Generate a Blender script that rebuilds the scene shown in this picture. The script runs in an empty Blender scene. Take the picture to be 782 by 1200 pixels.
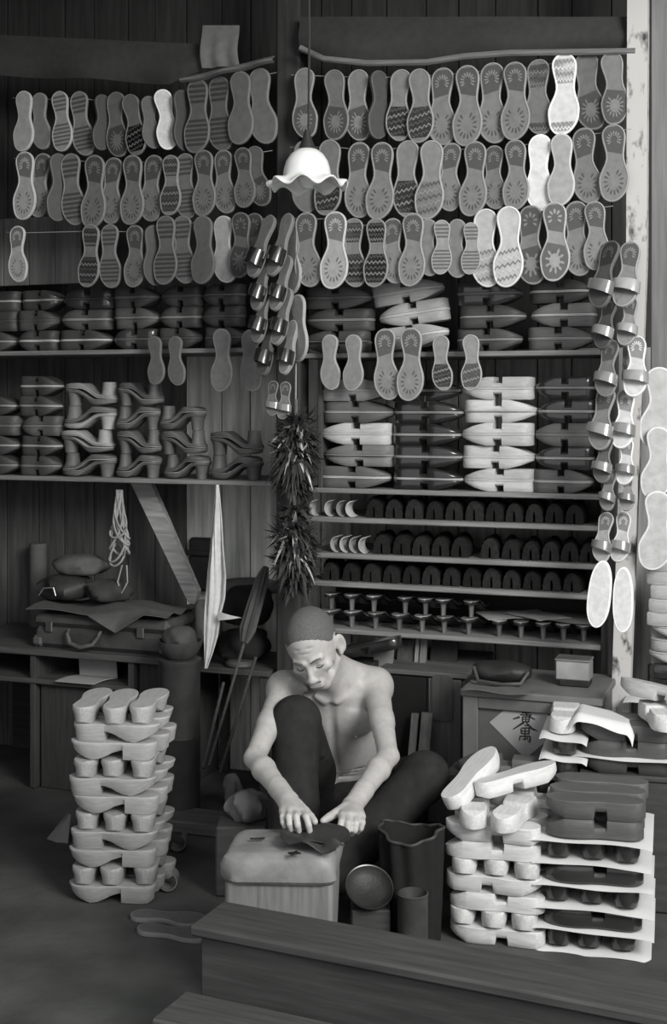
import bpy, math, random
import numpy as np
from mathutils import Vector, Matrix, Euler
random.seed(11)
R = math.radians
scene = bpy.context.scene
COL = scene.collection
F = 1500.0; EYE = 1.35; HZ = 470.0            # focal length in pixels of the 782x1200 frame, eye height, horizon row
TH = R(-19.7); CT, ST = math.cos(TH), math.sin(TH); WY = 4.2   # the shelf wall runs at an angle, its right end nearer

def P(px, py, Y):
    return Vector(((px - 391) * Y / F, Y, EYE - (py - HZ) * Y / F))
def G(px, py, z=0.0):                          # point of the picture on a level plane z
    Y = (EYE - z) * F / (py - HZ)
    return Vector(((px - 391) * Y / F, Y, z))
def w2w(x, y, z):
    return Vector((x * CT - y * ST, WY + x * ST + y * CT, z))
def wl(px, py, y=0.0):                         # wall coordinates (x along, y into the wall, z up) of a pixel at wall depth y
    a = (px - 391) / F
    x = (a * (WY + CT * y) + ST * y) / (CT - a * ST)
    s = WY + ST * x + CT * y
    return x, y, EYE - (py - HZ) * s / F
def wscale(px, y=0.0):
    x, _, _ = wl(px, 470, y)
    return (WY + ST * x + CT * y) / F          # metres per pixel

# ---------------------------------------------------------------- materials
def new_mat(name):
    m = bpy.data.materials.new(name); m.use_nodes = True
    nt = m.node_tree; b = nt.nodes['Principled BSDF']
    return m, nt, b
def mat(name, g=0.5, rough=0.6, f=None, nscale=30, namt=0.15, stretch=(1, 1, 1), bump=0.0, bscale=None, coat=0, metal=0, spec=0.4, tint=(1, 1, 1), sub=0):
    """f set: the albedo is the object's own colour times f; otherwise the grey g. Noise gives wear."""
    m, nt, b = new_mat(name)
    N, L = nt.nodes, nt.links
    tc = N.new('ShaderNodeTexCoord'); mp = N.new('ShaderNodeMapping'); mp.inputs['Scale'].default_value = stretch
    L.new(tc.outputs['Object'], mp.inputs['Vector'])
    oi = N.new('ShaderNodeObjectInfo')
    ad = N.new('ShaderNodeVectorMath'); ad.operation = 'ADD'
    ml = N.new('ShaderNodeVectorMath'); ml.operation = 'SCALE'; ml.inputs[3].default_value = 7.0
    cb = N.new('ShaderNodeCombineXYZ')
    for i in range(3): L.new(oi.outputs['Random'], cb.inputs[i])
    L.new(cb.outputs[0], ml.inputs[0]); L.new(mp.outputs[0], ad.inputs[0]); L.new(ml.outputs[0], ad.inputs[1])
    nz = N.new('ShaderNodeTexNoise'); nz.inputs['Scale'].default_value = nscale; nz.inputs['Detail'].default_value = 4
    L.new(ad.outputs[0], nz.inputs['Vector'])
    mr = N.new('ShaderNodeMapRange'); mr.inputs[1].default_value = .25; mr.inputs[2].default_value = .75
    mr.inputs[3].default_value = 1 - namt; mr.inputs[4].default_value = 1 + namt
    L.new(nz.outputs[0], mr.inputs[0])
    mx = N.new('ShaderNodeMix'); mx.data_type = 'RGBA'; mx.blend_type = 'MULTIPLY'; mx.inputs[0].default_value = 1
    if f is not None:
        fm = N.new('ShaderNodeVectorMath'); fm.operation = 'SCALE'; fm.inputs[3].default_value = f
        L.new(oi.outputs['Color'], fm.inputs[0]); L.new(fm.outputs[0], mx.inputs[6])
    else:
        mx.inputs[6].default_value = (g * tint[0], g * tint[1], g * tint[2], 1)
    L.new(mr.outputs[0], mx.inputs[7]); L.new(mx.outputs[2], b.inputs['Base Color'])
    b.inputs['Roughness'].default_value = rough; b.inputs['Metallic'].default_value = metal
    b.inputs['Specular IOR Level'].default_value = spec
    b.inputs['Coat Weight'].default_value = coat; b.inputs['Coat Roughness'].default_value = .12
    if sub: b.inputs['Subsurface Weight'].default_value = sub; b.inputs['Subsurface Radius'].default_value = (.01, .006, .004); b.inputs['Subsurface Scale'].default_value = .5
    if bump:
        bp = N.new('ShaderNodeBump'); bp.inputs['Strength'].default_value = bump; bp.inputs['Distance'].default_value = .004
        if bscale:
            n2 = N.new('ShaderNodeTexNoise'); n2.inputs['Scale'].default_value = bscale; n2.inputs['Detail'].default_value = 3
            L.new(ad.outputs[0], n2.inputs['Vector']); L.new(n2.outputs[0], bp.inputs['Height'])
        else: L.new(nz.outputs[0], bp.inputs['Height'])
        L.new(bp.outputs[0], b.inputs['Normal'])
    return m
GRN = (.97, 1.0, .97)
M = {
 'rim':   mat('rubber_rim', f=1.55, rough=.55, namt=.12, nscale=60),
 'field': mat('rubber_field', f=1.0, rough=.6, namt=.16, nscale=45, bump=.15, bscale=300),
 'groove': mat('rubber_groove', f=.42, rough=.6, namt=.1, nscale=60),  # tread pattern; shade of its recesses put into the colour
 'tooth': mat('rubber_tooth', f=1.15, rough=.55, namt=.15, nscale=60),
 'wood':  mat('raw_wood', f=1.0, rough=.55, namt=.14, nscale=22, stretch=(1, 7, 7), bump=.1, spec=.35),
 'lacq':  mat('lacquered_wood', f=1.0, rough=.28, namt=.1, nscale=20, stretch=(1, 6, 6), coat=.6),
 'patent': mat('patent_leather', f=1.0, rough=.22, namt=.1, nscale=20, coat=1.0, spec=.7),
 'cloth': mat('plain_cloth', f=1.0, rough=.9, namt=.12, nscale=40, bump=.2, bscale=500, spec=.15),
 'paper': mat('paper', f=1.0, rough=.85, namt=.05, nscale=12, spec=.15),
 'leather': mat('worn_leather', f=1.0, rough=.55, namt=.3, nscale=18, bump=.25, bscale=90),
 'metal': mat('dull_tin', f=1.0, rough=.38, namt=.25, nscale=14, metal=.8),
 'plank': mat('old_plank', f=1.0, rough=.75, namt=.35, nscale=9, stretch=(.7, 9, 9), bump=.3),
 'plankv': mat('old_upright_plank', f=1.0, rough=.75, namt=.3, nscale=9, stretch=(9, 9, .7), bump=.3),
 'feather': mat('feather', f=1.0, rough=.6, namt=.35, nscale=50),
 'ink': mat('black_ink', g=.015, rough=.7),
 'cord': mat('flex_cord', g=.02, rough=.6),
 'string': mat('string', g=.3, rough=.9),
}
# ---------------------------------------------------------------- meshes
class MB:
    def __init__(s): s.v = []; s.f = []; s.m = []
    def add(s, vs, fs, mi=0, mx=None):
        b = len(s.v)
        s.v += [tuple(mx @ Vector(v)) if mx else tuple(v) for v in vs]
        s.f += [tuple(b + i for i in f) for f in fs]; s.m += [mi] * len(fs)
    def box(s, x0, x1, y0, y1, z0, z1, c=0.0, mi=0, mx=None):
        if c <= 0:
            vs = [(x, y, z) for z in (z0, z1) for y in (y0, y1) for x in (x0, x1)]
            s.add(vs, [(0, 2, 3, 1), (4, 5, 7, 6), (0, 1, 5, 4), (2, 6, 7, 3), (0, 4, 6, 2), (1, 3, 7, 5)], mi, mx); return
        c = min(c, (x1 - x0) * .45, (y1 - y0) * .45, (z1 - z0) * .45)
        import bmesh
        bm = bmesh.new()
        for x, sx in ((x0, 1), (x1, -1)):
            for y, sy in ((y0, 1), (y1, -1)):
                for z, sz in ((z0, 1), (z1, -1)):
                    for d in ((0, 1, 1), (1, 0, 1), (1, 1, 0)):
                        bm.verts.new((x + sx * c * d[0], y + sy * c * d[1], z + sz * c * d[2]))
        bmesh.ops.convex_hull(bm, input=bm.verts)
        bmesh.ops.dissolve_limit(bm, angle_limit=.02, verts=bm.verts, edges=bm.edges)
        bm.verts.index_update()
        s.add([v.co[:] for v in bm.verts], [[v.index for v in f.verts] for f in bm.faces], mi, mx); bm.free()
    def loft(s, rings, mi=0, cap=True, closed=True, mx=None):
        n = len(rings[0]); vs = [p for r in rings for p in r]; fs = []
        for i in range(len(rings) - 1):
            for j in range(n if closed else n - 1):
                k = (j + 1) % n
                fs.append((i * n + j, i * n + k, (i + 1) * n + k, (i + 1) * n + j))
        if cap:
            fs.append(tuple(range(n - 1, -1, -1))); b = (len(rings) - 1) * n; fs.append(tuple(range(b, b + n)))
        s.add(vs, fs, mi, mx)
    def tube(s, pts, rad, n=8, mi=0, mx=None):
        pts = [Vector(p) for p in pts]
        if not hasattr(rad, '__len__'): rad = [rad] * len(pts)
        rings = []; up = Vector((.13, .27, .95))
        for i, p in enumerate(pts):
            t = (pts[min(i + 1, len(pts) - 1)] - pts[max(i - 1, 0)]).normalized()
            a = t.cross(up)
            if a.length < 1e-3: a = t.cross(Vector((1, 0, 0)))
            a.normalize(); b = t.cross(a)
            rings.append([p + rad[i] * (math.cos(2 * math.pi * j / n) * a + math.sin(2 * math.pi * j / n) * b) for j in range(n)])
        s.loft(rings, mi, mx=mx)
    def lathe(s, prof, n=32, mi=0, mx=None, cap=False):
        rings = [[(r * math.cos(2 * math.pi * j / n), r * math.sin(2 * math.pi * j / n), z) for j in range(n)] for r, z in prof]
        s.loft(rings, mi, cap=cap, mx=mx)
    def prism(s, poly, y0, y1, mi=0, mx=None):     # polygon in xz, thickness along y
        n = len(poly)
        vs = [(x, y0, z) for x, z in poly] + [(x, y1, z) for x, z in poly]
        fs = [tuple(range(n)), tuple(range(2 * n - 1, n - 1, -1))] + [(j, n + j, n + (j + 1) % n, (j + 1) % n) for j in range(n)]
        s.add(vs, fs, mi, mx)
    def sheet(s, fn, nu, nv, th=.0008, mi=0, mx=None):   # fn(u,v)->point, a thin solid sheet
        top = [Vector(fn(i / nu, j / nv)) for i in range(nu + 1) for j in range(nv + 1)]
        W = nv + 1; nrm = []
        for i in range(nu + 1):
            for j in range(W):
                a = top[min(i + 1, nu) * W + j] - top[max(i - 1, 0) * W + j]; b = top[i * W + min(j + 1, nv)] - top[i * W + max(j - 1, 0)]
                q = a.cross(b); nrm.append(q.normalized() if q.length > 1e-12 else Vector((0, 0, 1)))
        bot = [p - th * n for p, n in zip(top, nrm)]; o = len(top); fs = []
        for i in range(nu):
            for j in range(nv):
                a, b, c, d = i * W + j, (i + 1) * W + j, (i + 1) * W + j + 1, i * W + j + 1
                fs.append((a, b, c, d)); fs.append((o + d, o + c, o + b, o + a))
        bd = [i * W for i in range(nu + 1)] + [nu * W + j for j in range(1, W)] + [i * W + nv for i in range(nu - 1, -1, -1)] + [j for j in range(nv - 1, 0, -1)]
        for q in range(len(bd)):
            a, b = bd[q], bd[(q + 1) % len(bd)]; fs.append((b, a, o + a, o + b))
        s.add(top + bot, fs, mi, mx)
    def mesh(s, name, mats, smooth=35):
        me = bpy.data.meshes.new(name); me.from_pydata(s.v, [], s.f)
        for m in mats: me.materials.append(M[m] if isinstance(m, str) else m)
        me.polygons.foreach_set('material_index', s.m)
        import bmesh
        bm = bmesh.new(); bm.from_mesh(me); bmesh.ops.recalc_face_normals(bm, faces=bm.faces); bm.to_mesh(me); bm.free()
        if smooth:
            me.shade_smooth(); me.set_sharp_from_angle(angle=R(smooth))
        me.update(); return me

def obj(name, me, mx=None, parent=None, g=None):
    o = bpy.data.objects.new(name, me); COL.objects.link(o)
    if parent is not None: o.parent = parent
    if mx is not None: o.matrix_local = mx
    if g is not None: o.color = (g, g, g, 1) if not hasattr(g, '__len__') else (*g, 1)
    return o
def tag(o, label=None, cat=None, group=None, kind=None):
    if label: o['label'] = label
    if cat: o['category'] = cat
    if group: o['group'] = group
    if kind: o['kind'] = kind
    return o
def thing(name, mb, mats, label, cat, g=None, mx=None, group=None, smooth=35):
    return tag(obj(name, mb.mesh(name, mats, smooth), mx, None, g), label, cat, group)
def empty(name, label, cat, mx, group=None):
    o = bpy.data.objects.new(name, None); COL.objects.link(o); o.matrix_local = mx
    return tag(o, label, cat, group)
def part(name, mb, mats, parent, g=None, mx=None, label=None, smooth=35):
    o = obj(name, mb.mesh(name, mats, smooth), mx, parent, g)
    if label: o['label'] = label
    return o
def struct(name, mb, mats, g=None, mx=None, smooth=35):
    o = obj(name, mb.mesh(name, mats, smooth), mx, None, g); o['kind'] = 'structure'; return o
KIT = {}                                        # kind -> [(part name or None for the thing's own mesh, mesh, shade factor or None)]
def spawn(kind, name, mx, g, label, cat, group=None, shades=None):
    root = None
    for pn, me, sh in KIT[kind]:
        s = (shades or {}).get(pn, sh if sh is not None else g)
        if pn is None:
            root = tag(obj(name, me, mx, None, s), label, cat, group)
        else:
            obj(pn, me, Matrix.Identity(4), root, s)
    return root
ORD = 'zeroth first second third fourth fifth sixth seventh eighth ninth tenth eleventh twelfth thirteenth fourteenth fifteenth sixteenth seventeenth'.split()
def interp(pts, t):
    for (a, x), (b, y) in zip(pts, pts[1:]):
        if t <= b: return x + (y - x) * ((t - a) / (b - a) if b > a else 1)
    return pts[-1][1]
def sinterp(pts, t):
    for (a, x), (b, y) in zip(pts, pts[1:]):
        if t <= b:
            q = (t - a) / (b - a) if b > a else 1; q = q * q * (3 - 2 * q); return x + (y - x) * q
    return pts[-1][1]
def T(x, y, z): return Matrix.Translation((x, y, z))
def RX(a): return Matrix.Rotation(a, 4, 'X')
def RY(a): return Matrix.Rotation(a, 4, 'Y')
def RZ(a): return Matrix.Rotation(a, 4, 'Z')
def WM(x, y, z, yaw=0.0):                        # matrix of an object standing at wall coordinates
    return Matrix.Translation(w2w(x, y, z)) @ RZ(TH + yaw)
def vis(v): return 'pale' if v > .45 else 'grey' if v > .16 else 'dark grey' if v > .06 else 'black'
# ---------------------------------------------------------------- rubber soles
SL = .25
def sole_w(t):
    if t < .15: return .150 * math.sqrt(max(0, 1 - ((.15 - t) / .15) ** 2))
    if t < .42: return sinterp([(.15, .150), (.42, .112)], t)
    if t < .70: return sinterp([(.42, .112), (.70, .190)], t)
    return .190 * max(0, 1 - ((t - .70) / .30) ** 2.3) ** .5
def sole_c(t, s): return s * (sinterp([(0, 0), (.42, .016), (.78, -.006), (1, -.03)], t))
def oval_w(t): return .165 * max(0, 1 - abs(2 * t - 1) ** 2.6) ** .5 * (1 + .12 * (t - .5))
def outline(wf, s, n=26):
    ts = [(1 - math.cos(math.pi * i / n)) / 2 for i in range(n + 1)]
    ctr = (lambda t: sole_c(t, s)) if wf is sole_w else (lambda t: 0)
    L = [((ctr(t) - wf(t)) * SL, (.5 - t) * SL) for t in ts]
    Rr = [((ctr(t) + wf(t)) * SL, (.5 - t) * SL) for t in ts]
    return L, Rr, ts
def inset(L, Rr, d):
    loop = L + Rr[::-1]; n = len(loop); out = []
    for i in range(n):
        a, b = loop[i - 2], loop[(i + 2) % n]
        tx, tz = b[0] - a[0], b[1] - a[1]; q = math.hypot(tx, tz) or 1
        out.append((loop[i][0] - tz / q * d, loop[i][1] + tx / q * d))
    h = len(L); return out[:h], out[h:][::-1]
def sole_mesh(wf, s, rim=.0042, th=.011, flat=False, name='sole'):
    mb = MB(); L, Rr, ts = outline(wf, s); n = len(L)
    def pts(Q, y): return [(x, y, z) for x, z in Q]
    L2, R2 = inset(L, Rr, rim); L3, R3 = inset(L, Rr, rim + .0012)
    sets = [pts(L, 0), pts(Rr, 0), pts(L, -th + .001), pts(Rr, -th + .001)]
    La, Ra = inset(L, Rr, .001)
    sets += [pts(La, -th), pts(Ra, -th), pts(L2, -th), pts(R2, -th), pts(L3, -th + (0 if flat else .0016)), pts(R3, -th + (0 if flat else .0016))]
    vs = [p for q in sets for p in q]
    def I(k, i): return k * n + i
    fr, ff = [], []
    for i in range(n - 1):
        fr.append((I(0, i), I(1, i), I(1, i + 1), I(0, i + 1)))
        for a, b in ((0, 2), (2, 4), (4, 6), (6, 8)):
            fr.append((I(a, i), I(a, i + 1), I(b, i + 1), I(b, i)))
            fr.append((I(a + 1, i), I(b + 1, i), I(b + 1, i + 1), I(a + 1, i + 1)))
        ff.append((I(8, i), I(8, i + 1), I(9, i + 1), I(9, i)))
    for k in (0, 2, 4, 6):
        for i in (0, n - 1): fr.append((I(k, i), I(k + 1, i), I(k + 3, i), I(k + 2, i)))
    mb.add(vs, fr, 0); mb.v, b0 = mb.v, 0
    mb.f += ff; mb.m += [1] * len(ff)
    me = mb.mesh(name, ['rim', 'field'], 50)
    import bmesh
    bm = bmesh.new(); bm.from_mesh(me); bmesh.ops.remove_doubles(bm, verts=bm.verts, dist=1e-5); bmesh.ops.recalc_face_normals(bm, faces=bm.faces); bm.to_mesh(me); bm.free()
    return me
def patch(mb, wf, s, t0, t1, ins, y, mi, skew=0.0, n=14):
    """flat tread field between stations t0 and t1, ins inside the edge"""
    ctr = (lambda t: sole_c(t, s)) if wf is sole_w else (lambda t: 0)
    Lp, Rp = [], []
    for i in range(n + 1):
        t = t0 + (t1 - t0) * i / n
        w = max(.002, wf(t) * SL - ins)
        k = (1 - i / n) if t0 > .3 else (i / n)
        Lp.append((ctr(t) * SL - w, (.5 - t) * SL + skew * w * k)); Rp.append((ctr(t) * SL + w, (.5 - t) * SL - skew * w * k))
    loop = Lp + Rp[::-1]
    mb.prism(loop, y, y + .0012, mi)
def fan_tread(s, where, big=False, th=.011, name='tread', notch=False):
    mb = MB(); y = -th + .0010
    if where == 'heel':
        t0, t1, tc, rx, rz = .035, .37, .20, .026, .031; a0, a1, n = -30, 210, 11
    else:
        t0, t1, tc, rx, rz = .53, .965, .74, .034, .046; a0, a1, n = 130, 420, 13
    if big: n = n - 4
    if not notch: patch(mb, sole_w, s, t0, t1, .0058, y, 0, .25 * s)
    cx, cz = sole_c(tc, s) * SL, (.5 - tc) * SL
    hw = .0042 if big else (.0029 if notch else .0029)
    for i in range(n):
        a = R(a0 + (a1 - a0) * i / (n - 1)); ca, sa = math.cos(a), math.sin(a)
        if s < 0: ca = -ca
        r0, r1 = (.58, .97) if notch else (.40, .95)
        q0 = (cx + rx * r0 * ca, cz + rz * r0 * sa); q1 = (cx + rx * r1 * ca, cz + rz * r1 * sa)
        dx, dz = q1[0] - q0[0], q1[1] - q0[1]; l = math.hypot(dx, dz); nx, nz = -dz / l, dx / l
        m = (q0[0] + dx * .65, q0[1] + dz * .65)
        poly = [(q0[0] - nx * hw * .5, q0[1] - nz * hw * .5), (m[0] - nx * hw, m[1] - nz * hw), q1, (m[0] + nx * hw, m[1] + nz * hw), (q0[0] + nx * hw * .5, q0[1] + nz * hw * .5)]
        mb.prism(poly, y - (.0002 if notch else .0014), y + .0008, 0 if notch else 1)
    if where == 'ball' and not notch: mb.prism([(cx + rx * .5 * math.cos(2 * math.pi * i / 14), cz + rz * .5 * math.sin(2 * math.pi * i / 14)) for i in range(14)], y - .0012, y, 1)
    return mb.mesh(name, ['groove', 'tooth'], 30)
def wave_tread(s, t0, t1, rows, slant=0.0, th=.011, name='tread'):
    mb = MB(); y = -th + .0012
    patch(mb, sole_w, s, t0, t1, .006, y + .0004, 2)
    for k in range(rows):
        t = t0 + (t1 - t0) * (k + .5) / rows
        w = sole_w(t) * SL - .007; cx = sole_c(t, s) * SL; zc = (.5 - t) * SL; amp = .0046; hh = .0042; nz = 5
        up, dn = [], []
        for i in range(2 * nz + 1):
            x = cx - w + 2 * w * i / (2 * nz); z = zc + (amp if i % 2 else -amp) + slant * (x - cx)
            up.append((x, z + hh)); dn.append((x, z - hh * .4))
        for i in range(2 * nz):
            mb.prism([up[i], up[i + 1], dn[i + 1], dn[i]], y - .0009, y, 0 if k % 2 == 0 else 1)
    return mb.mesh(name, ['groove', 'tooth', 'field'], 30)
def band_tread(s, t0, t1, rows, th=.011, name='tread'):
    mb = MB(); y = -th + .0012
    for k in range(rows):
        a = t0 + (t1 - t0) * k / rows; patch(mb, sole_w, s, a, a + (t1 - t0) / rows * .55, .006, y - .0004, 0, 0, 4)
    return mb.mesh(name, ['groove'], 30)
for s, sx in ((1, 'L'), (-1, 'R')):
    base = sole_mesh(sole_w, s); plain = sole_mesh(sole_w, s, flat=True)
    H, B, BN = fan_tread(s, 'heel'), fan_tread(s, 'ball'), fan_tread(s, 'ball', notch=True)
    KIT['fan' + sx] = [(None, base, None), ('heel_tread', H, None), ('ball_tread', BN, None)]
    KIT['fanh' + sx] = [(None, base, None), ('heel_tread', H, None), ('ball_tread', BN, None)]
    KIT['fanb' + sx] = [(None, base, None), ('ball_tread', B, None)]
    KIT['flower' + sx] = [(None, base, None), ('heel_tread', fan_tread(s, 'heel', True), None), ('ball_tread', fan_tread(s, 'ball', True), None)]
    KIT['plain' + sx] = [(None, plain, None)]
    KIT['wave' + sx] = [(None, base, None), ('ball_tread', wave_tread(s, .52, .93, 5, .25), None)]
    KIT['zig' + sx] = [(None, base, None), ('heel_tread', wave_tread(s, .07, .35, 4), None), ('ball_tread', wave_tread(s, .52, .93, 5), None)]
    KIT['zigh' + sx] = [(None, base, None), ('heel_tread', wave_tread(s, .07, .37, 4), None), ('ball_tread', wave_tread(s, .84, .95, 2), None)]
    KIT['band' + sx] = [(None, base, None), ('heel_tread', band_tread(s, .08, .36, 4), None), ('ball_tread', band_tread(s, .55, .93, 6), None)]
KIT['oval'] = [(None, sole_mesh(oval_w, 1, rim=.004, th=.018, flat=True), None)]

# sandals: insole seen from above, heel end up, with a strap arching over the ball
def strap_mesh(name, z0, z1, w, rise, mats, n=18, th=.0035):
    mb = MB(); rings = []
    for i in range(n + 1):
        a = math.pi * i / n; x, y = -w * math.cos(a), -.011 - rise * math.sin(a) ** .8
        nx, ny = -math.cos(a) * .6, -math.sin(a)
        sk = .010 * math.cos(a)
        rings.append([(x, y, z0 + sk), (x, y, z1 + sk * .4), (x + nx * th, y + ny * th, z1 - .001 + sk * .4), (x + nx * th * 1.4, y + ny * th * 1.4, (z0 + z1) / 2 + sk * .7), (x + nx * th, y + ny * th, z0 + .001 + sk)])
    mb.loft(rings); return mb.mesh(name, mats, 50)
for s, sx in ((1, 'L'), (-1, 'R')):
    KIT['sandal' + sx] = [(None, sole_mesh(sole_w, s, th=.013), None), ('heel_pattern', fan_tread(s, 'heel', th=.013), None), ('strap', strap_mesh('strap', -.070, -.028, .051, .030, ['patent']), .5)]
    KIT['slide' + sx] = [(None, sole_mesh(sole_w, s, th=.016, flat=True), None), ('strap', strap_mesh('strap', -.078, -.022, .051, .034, ['patent']), .012)]
# ---------------------------------------------------------------- clogs (toe at -x, heel at +x, bottom at z = 0)
CL = .238
def clog_outline(t, wide=1.0):                  # half width, t = 0 toe .. 1 heel
    u = 1 - t
    if u < .16: w = .0365 * math.sqrt(max(0, 1 - ((.16 - u) / .16) ** 2))
    elif u < .42: w = sinterp([(.16, .0365), (.42, .033)], u)
    elif u < .70: w = sinterp([(.42, .033), (.70, .0435)], u)
    else: w = .0435 * max(0, 1 - ((u - .70) / .30) ** 2.4) ** .5
    return max(.004, w * wide)
def clog_mesh(name, top, bot, mats, ts=None, wide=1.0, ch=.0018, grow=0.0, tap=.9, lip=False):
    base = [0, .008, .03, .07, .12, .18, .26, .36, .45, .55, .65, .75, .84, .90, .945, .975, .993, 1.0]
    ts = sorted(set(base + (ts or [])) | {t + 1e-4 for t in (ts or [])})
    mb = MB(); rings = []
    for t in ts:
        w = clog_outline(t, wide) + grow; x = (t - .5) * (CL + 2 * grow); zt, zb = top(t), bot(t); c = min(ch, w * .3, (zt - zb) * .3); wb = w * tap
        h = zt - zb; z1, z2 = (zt - .22 * h, zt - .52 * h) if lip else (zt - .4 * h, zt - .6 * h); xb = x * .955 if lip else x; xm = x * .968 if lip else x; w2 = (w + 2.2 * wb) / 3.2 if lip else w
        rings.append([(x, -w + c, zt), (x, -w, zt - c), (x, -w, z1), (xm, -w2, z2), (xb, -wb, zb + c), (xb, -wb + c, zb), (xb, wb - c, zb), (xb, wb, zb + c), (xm, w2, z2), (x, w, z1), (x, w, zt - c), (x, w - c, zt)])
    mb.loft(rings); return mb.mesh(name, mats, 40)
def clog_kind(key, H, prof, mats, notch, wide=1.0, insole=True, tap=.9, smoothf=interp):
    me = clog_mesh(key, lambda t: H, lambda t: H - smoothf(prof, t), [mats], notch, wide, tap=tap, lip=key == 'wavy')
    KIT[key] = [(None, me, None)]
    if insole:
        KIT[key].append(('insole', clog_mesh('insole', lambda t: H + .0035, lambda t: H + .0002, [mats], None, wide, .0008, .0012, 1.0), None))
WH = .0325
wedge = [(0, .006), (.06, .011), (.2, .024), (.36, WH), (.46, WH), (.4601, .013), (.58, .013), (.5801, WH), (.97, WH), (1, WH - .003)]
clog_kind('wedge', WH, wedge, 'wood', [.46, .58]); clog_kind('wedge_dark', WH, wedge, 'lacq', [.46, .58])
GH = .0415
geta = [(0, .021), (.1, .031), (.2, GH), (.49, GH), (.505, .023), (.615, .023), (.63, GH), (.92, GH), (1, .034)]
clog_kind('geta', GH, geta, 'wood', [.2, .49, .505, .615, .63, .92], insole=False, wide=.95, tap=.90); clog_kind('geta_dark', GH, geta, 'lacq', [.2, .49, .505, .615, .63, .92], insole=False, wide=.95, tap=.86)
VH = .0475
wavy = [(0, .020), (.10, .034), (.26, VH), (.40, .042), (.50, .029), (.60, .022), (.63, .022), (.6301, VH), (.95, VH), (1, .040)]
clog_kind('wavy', VH, wavy, 'wood', [.05, .15, .2, .31, .5, .60, .63], insole=False, wide=.97, tap=.80)
# heeled clogs: thin swooping sole, low toe, tapered heel
HT = [(0, .018), (.36, .020), (.74, .055), (1, .0575)]
def heeled(key, mats, r0, r1, sq=1.0):
    top = lambda t: sinterp(HT, t)
    def bot(t): return top(t) - interp([(0, .007), (.15, .015), (.34, .018), (.48, .011), (1, .0095)], t)
    me = clog_mesh(key, top, bot, [mats], [.3, .4, .5, .6, .7], tap=.95)
    hb = MB(); cx = (.83 - .5) * CL; n = 20
    rr = [(r1 * 1.02, .0), (r1, .002), (r0 * .35 + r1 * .65, .03), (r0, .0475)]
    hb.loft([[(cx + r * sq * math.cos(2 * math.pi * j / n), r * math.sin(2 * math.pi * j / n), z) for j in range(n)] for r, z in rr])
    ins = clog_mesh('insole', lambda t: top(t) + .0028, lambda t: top(t) + .0002, [mats], [.3, .4, .5, .6, .7], 1, .0006, .001, 1.0)
    KIT[key] = [(None, me, None), ('heel', hb.mesh('heel', [mats], 40), None), ('insole', ins, None)]
heeled('heeled', 'wood', .034, .026); heeled('heeled_dark', 'lacq', .0165, .0105, 1.3)
# ---------------------------------------------------------------- bent sandal straps
def arch_mesh(name, r, h, depth, th, ridges, mt='leather'):
    mb = MB(); rings = []; n = 16
    for i in range(n + 1):
        a = math.pi * i / n; ca, sa = math.cos(a), math.sin(a)
        x, z = -r * ca * (1 + .1 * sa), h * sa ** .75
        k = ridges * (1 if i % 2 else 0)
        rings.append([(x, 0, z), (x, depth, z), (x - ca * (th + k), depth - .002, z + sa * (th + k)), (x - ca * (th + k), .002, z + sa * (th + k))])
    mb.loft(rings); return mb.mesh(name, [mt], 40)
M['fuzz'] = mat('black_felt', f=1.0, rough=1.0, namt=.3, nscale=80, bump=.6, bscale=250, spec=.08)
KIT['strap'] = [(None, arch_mesh('strap', .0045, .036, .085, .0245, .0016, 'fuzz'), None)]
def crescent_mesh():
    mb = MB(); rings = []; n = 14
    for i in range(n + 1):
        a = math.pi * (.5 + i / n); x, z = .020 * math.cos(a) , .0255 + .0225 * math.sin(a)
        o = (math.cos(a) * .004, math.sin(a) * .003)
        rings.append([(x, 0, z), (x, .06, z), (x + o[0], .06, z + o[1]), (x + o[0], 0, z + o[1])])
    mb.loft(rings); return mb.mesh('crescent', ['leather'], 40)
KIT['crescent'] = [(None, crescent_mesh(), None)]
# ================================================================ the setting
def zrow(px, py, y=0.0): return wl(px, py, y)[2]
def wx(px, y=0.0, py=470): return wl(px, py, y)[0]
mb = MB(); mb.box(-2.3, 2.6, -1.5, 5.6, -.06, 0)
M['floor'] = mat('packed_dark_floor', g=.055, rough=.85, nscale=5, namt=.5, bump=.5, bscale=40, tint=GRN)
struct('floor', mb, ['floor'])
M['ceil'] = mat('sooty_ceiling_boards', g=.04, rough=.9, nscale=8, namt=.3, stretch=(9, .7, 1), tint=GRN)
mb = MB(); mb.box(-2.3, 2.6, 2.6, 5.6, 2.93, 3.0); struct('ceiling', mb, ['ceil'])
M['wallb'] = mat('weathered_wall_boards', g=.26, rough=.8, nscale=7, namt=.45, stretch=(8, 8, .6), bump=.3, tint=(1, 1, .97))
M['wallt'] = mat('dark_wall_boards', g=.038, rough=.9, nscale=7, namt=.4, stretch=(8, 8, .6), bump=.3, tint=GRN)  # near-black tone for the upper boards and the side walls
mb = MB(); x = -2.12; k = 0
ZS = zrow(160, 405); ZS2 = zrow(520, 405)
while x < 2.15:
    w = .115 + .03 * ((k * 7) % 3) / 2
    z0 = ZS if x < -.13 else ZS2
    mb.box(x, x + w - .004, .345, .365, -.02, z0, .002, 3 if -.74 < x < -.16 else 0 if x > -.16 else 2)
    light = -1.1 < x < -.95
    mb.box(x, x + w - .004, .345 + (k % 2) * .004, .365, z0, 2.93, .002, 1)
    x += w; k += 1
mb.box(-2.12, 2.15, .365, .39, -.02, 2.93, 0, 1)
M['walld'] = mat('dim_wall_boards', g=.075, rough=.85, nscale=7, namt=.45, stretch=(8, 8, .6), bump=.3, tint=GRN)
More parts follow.
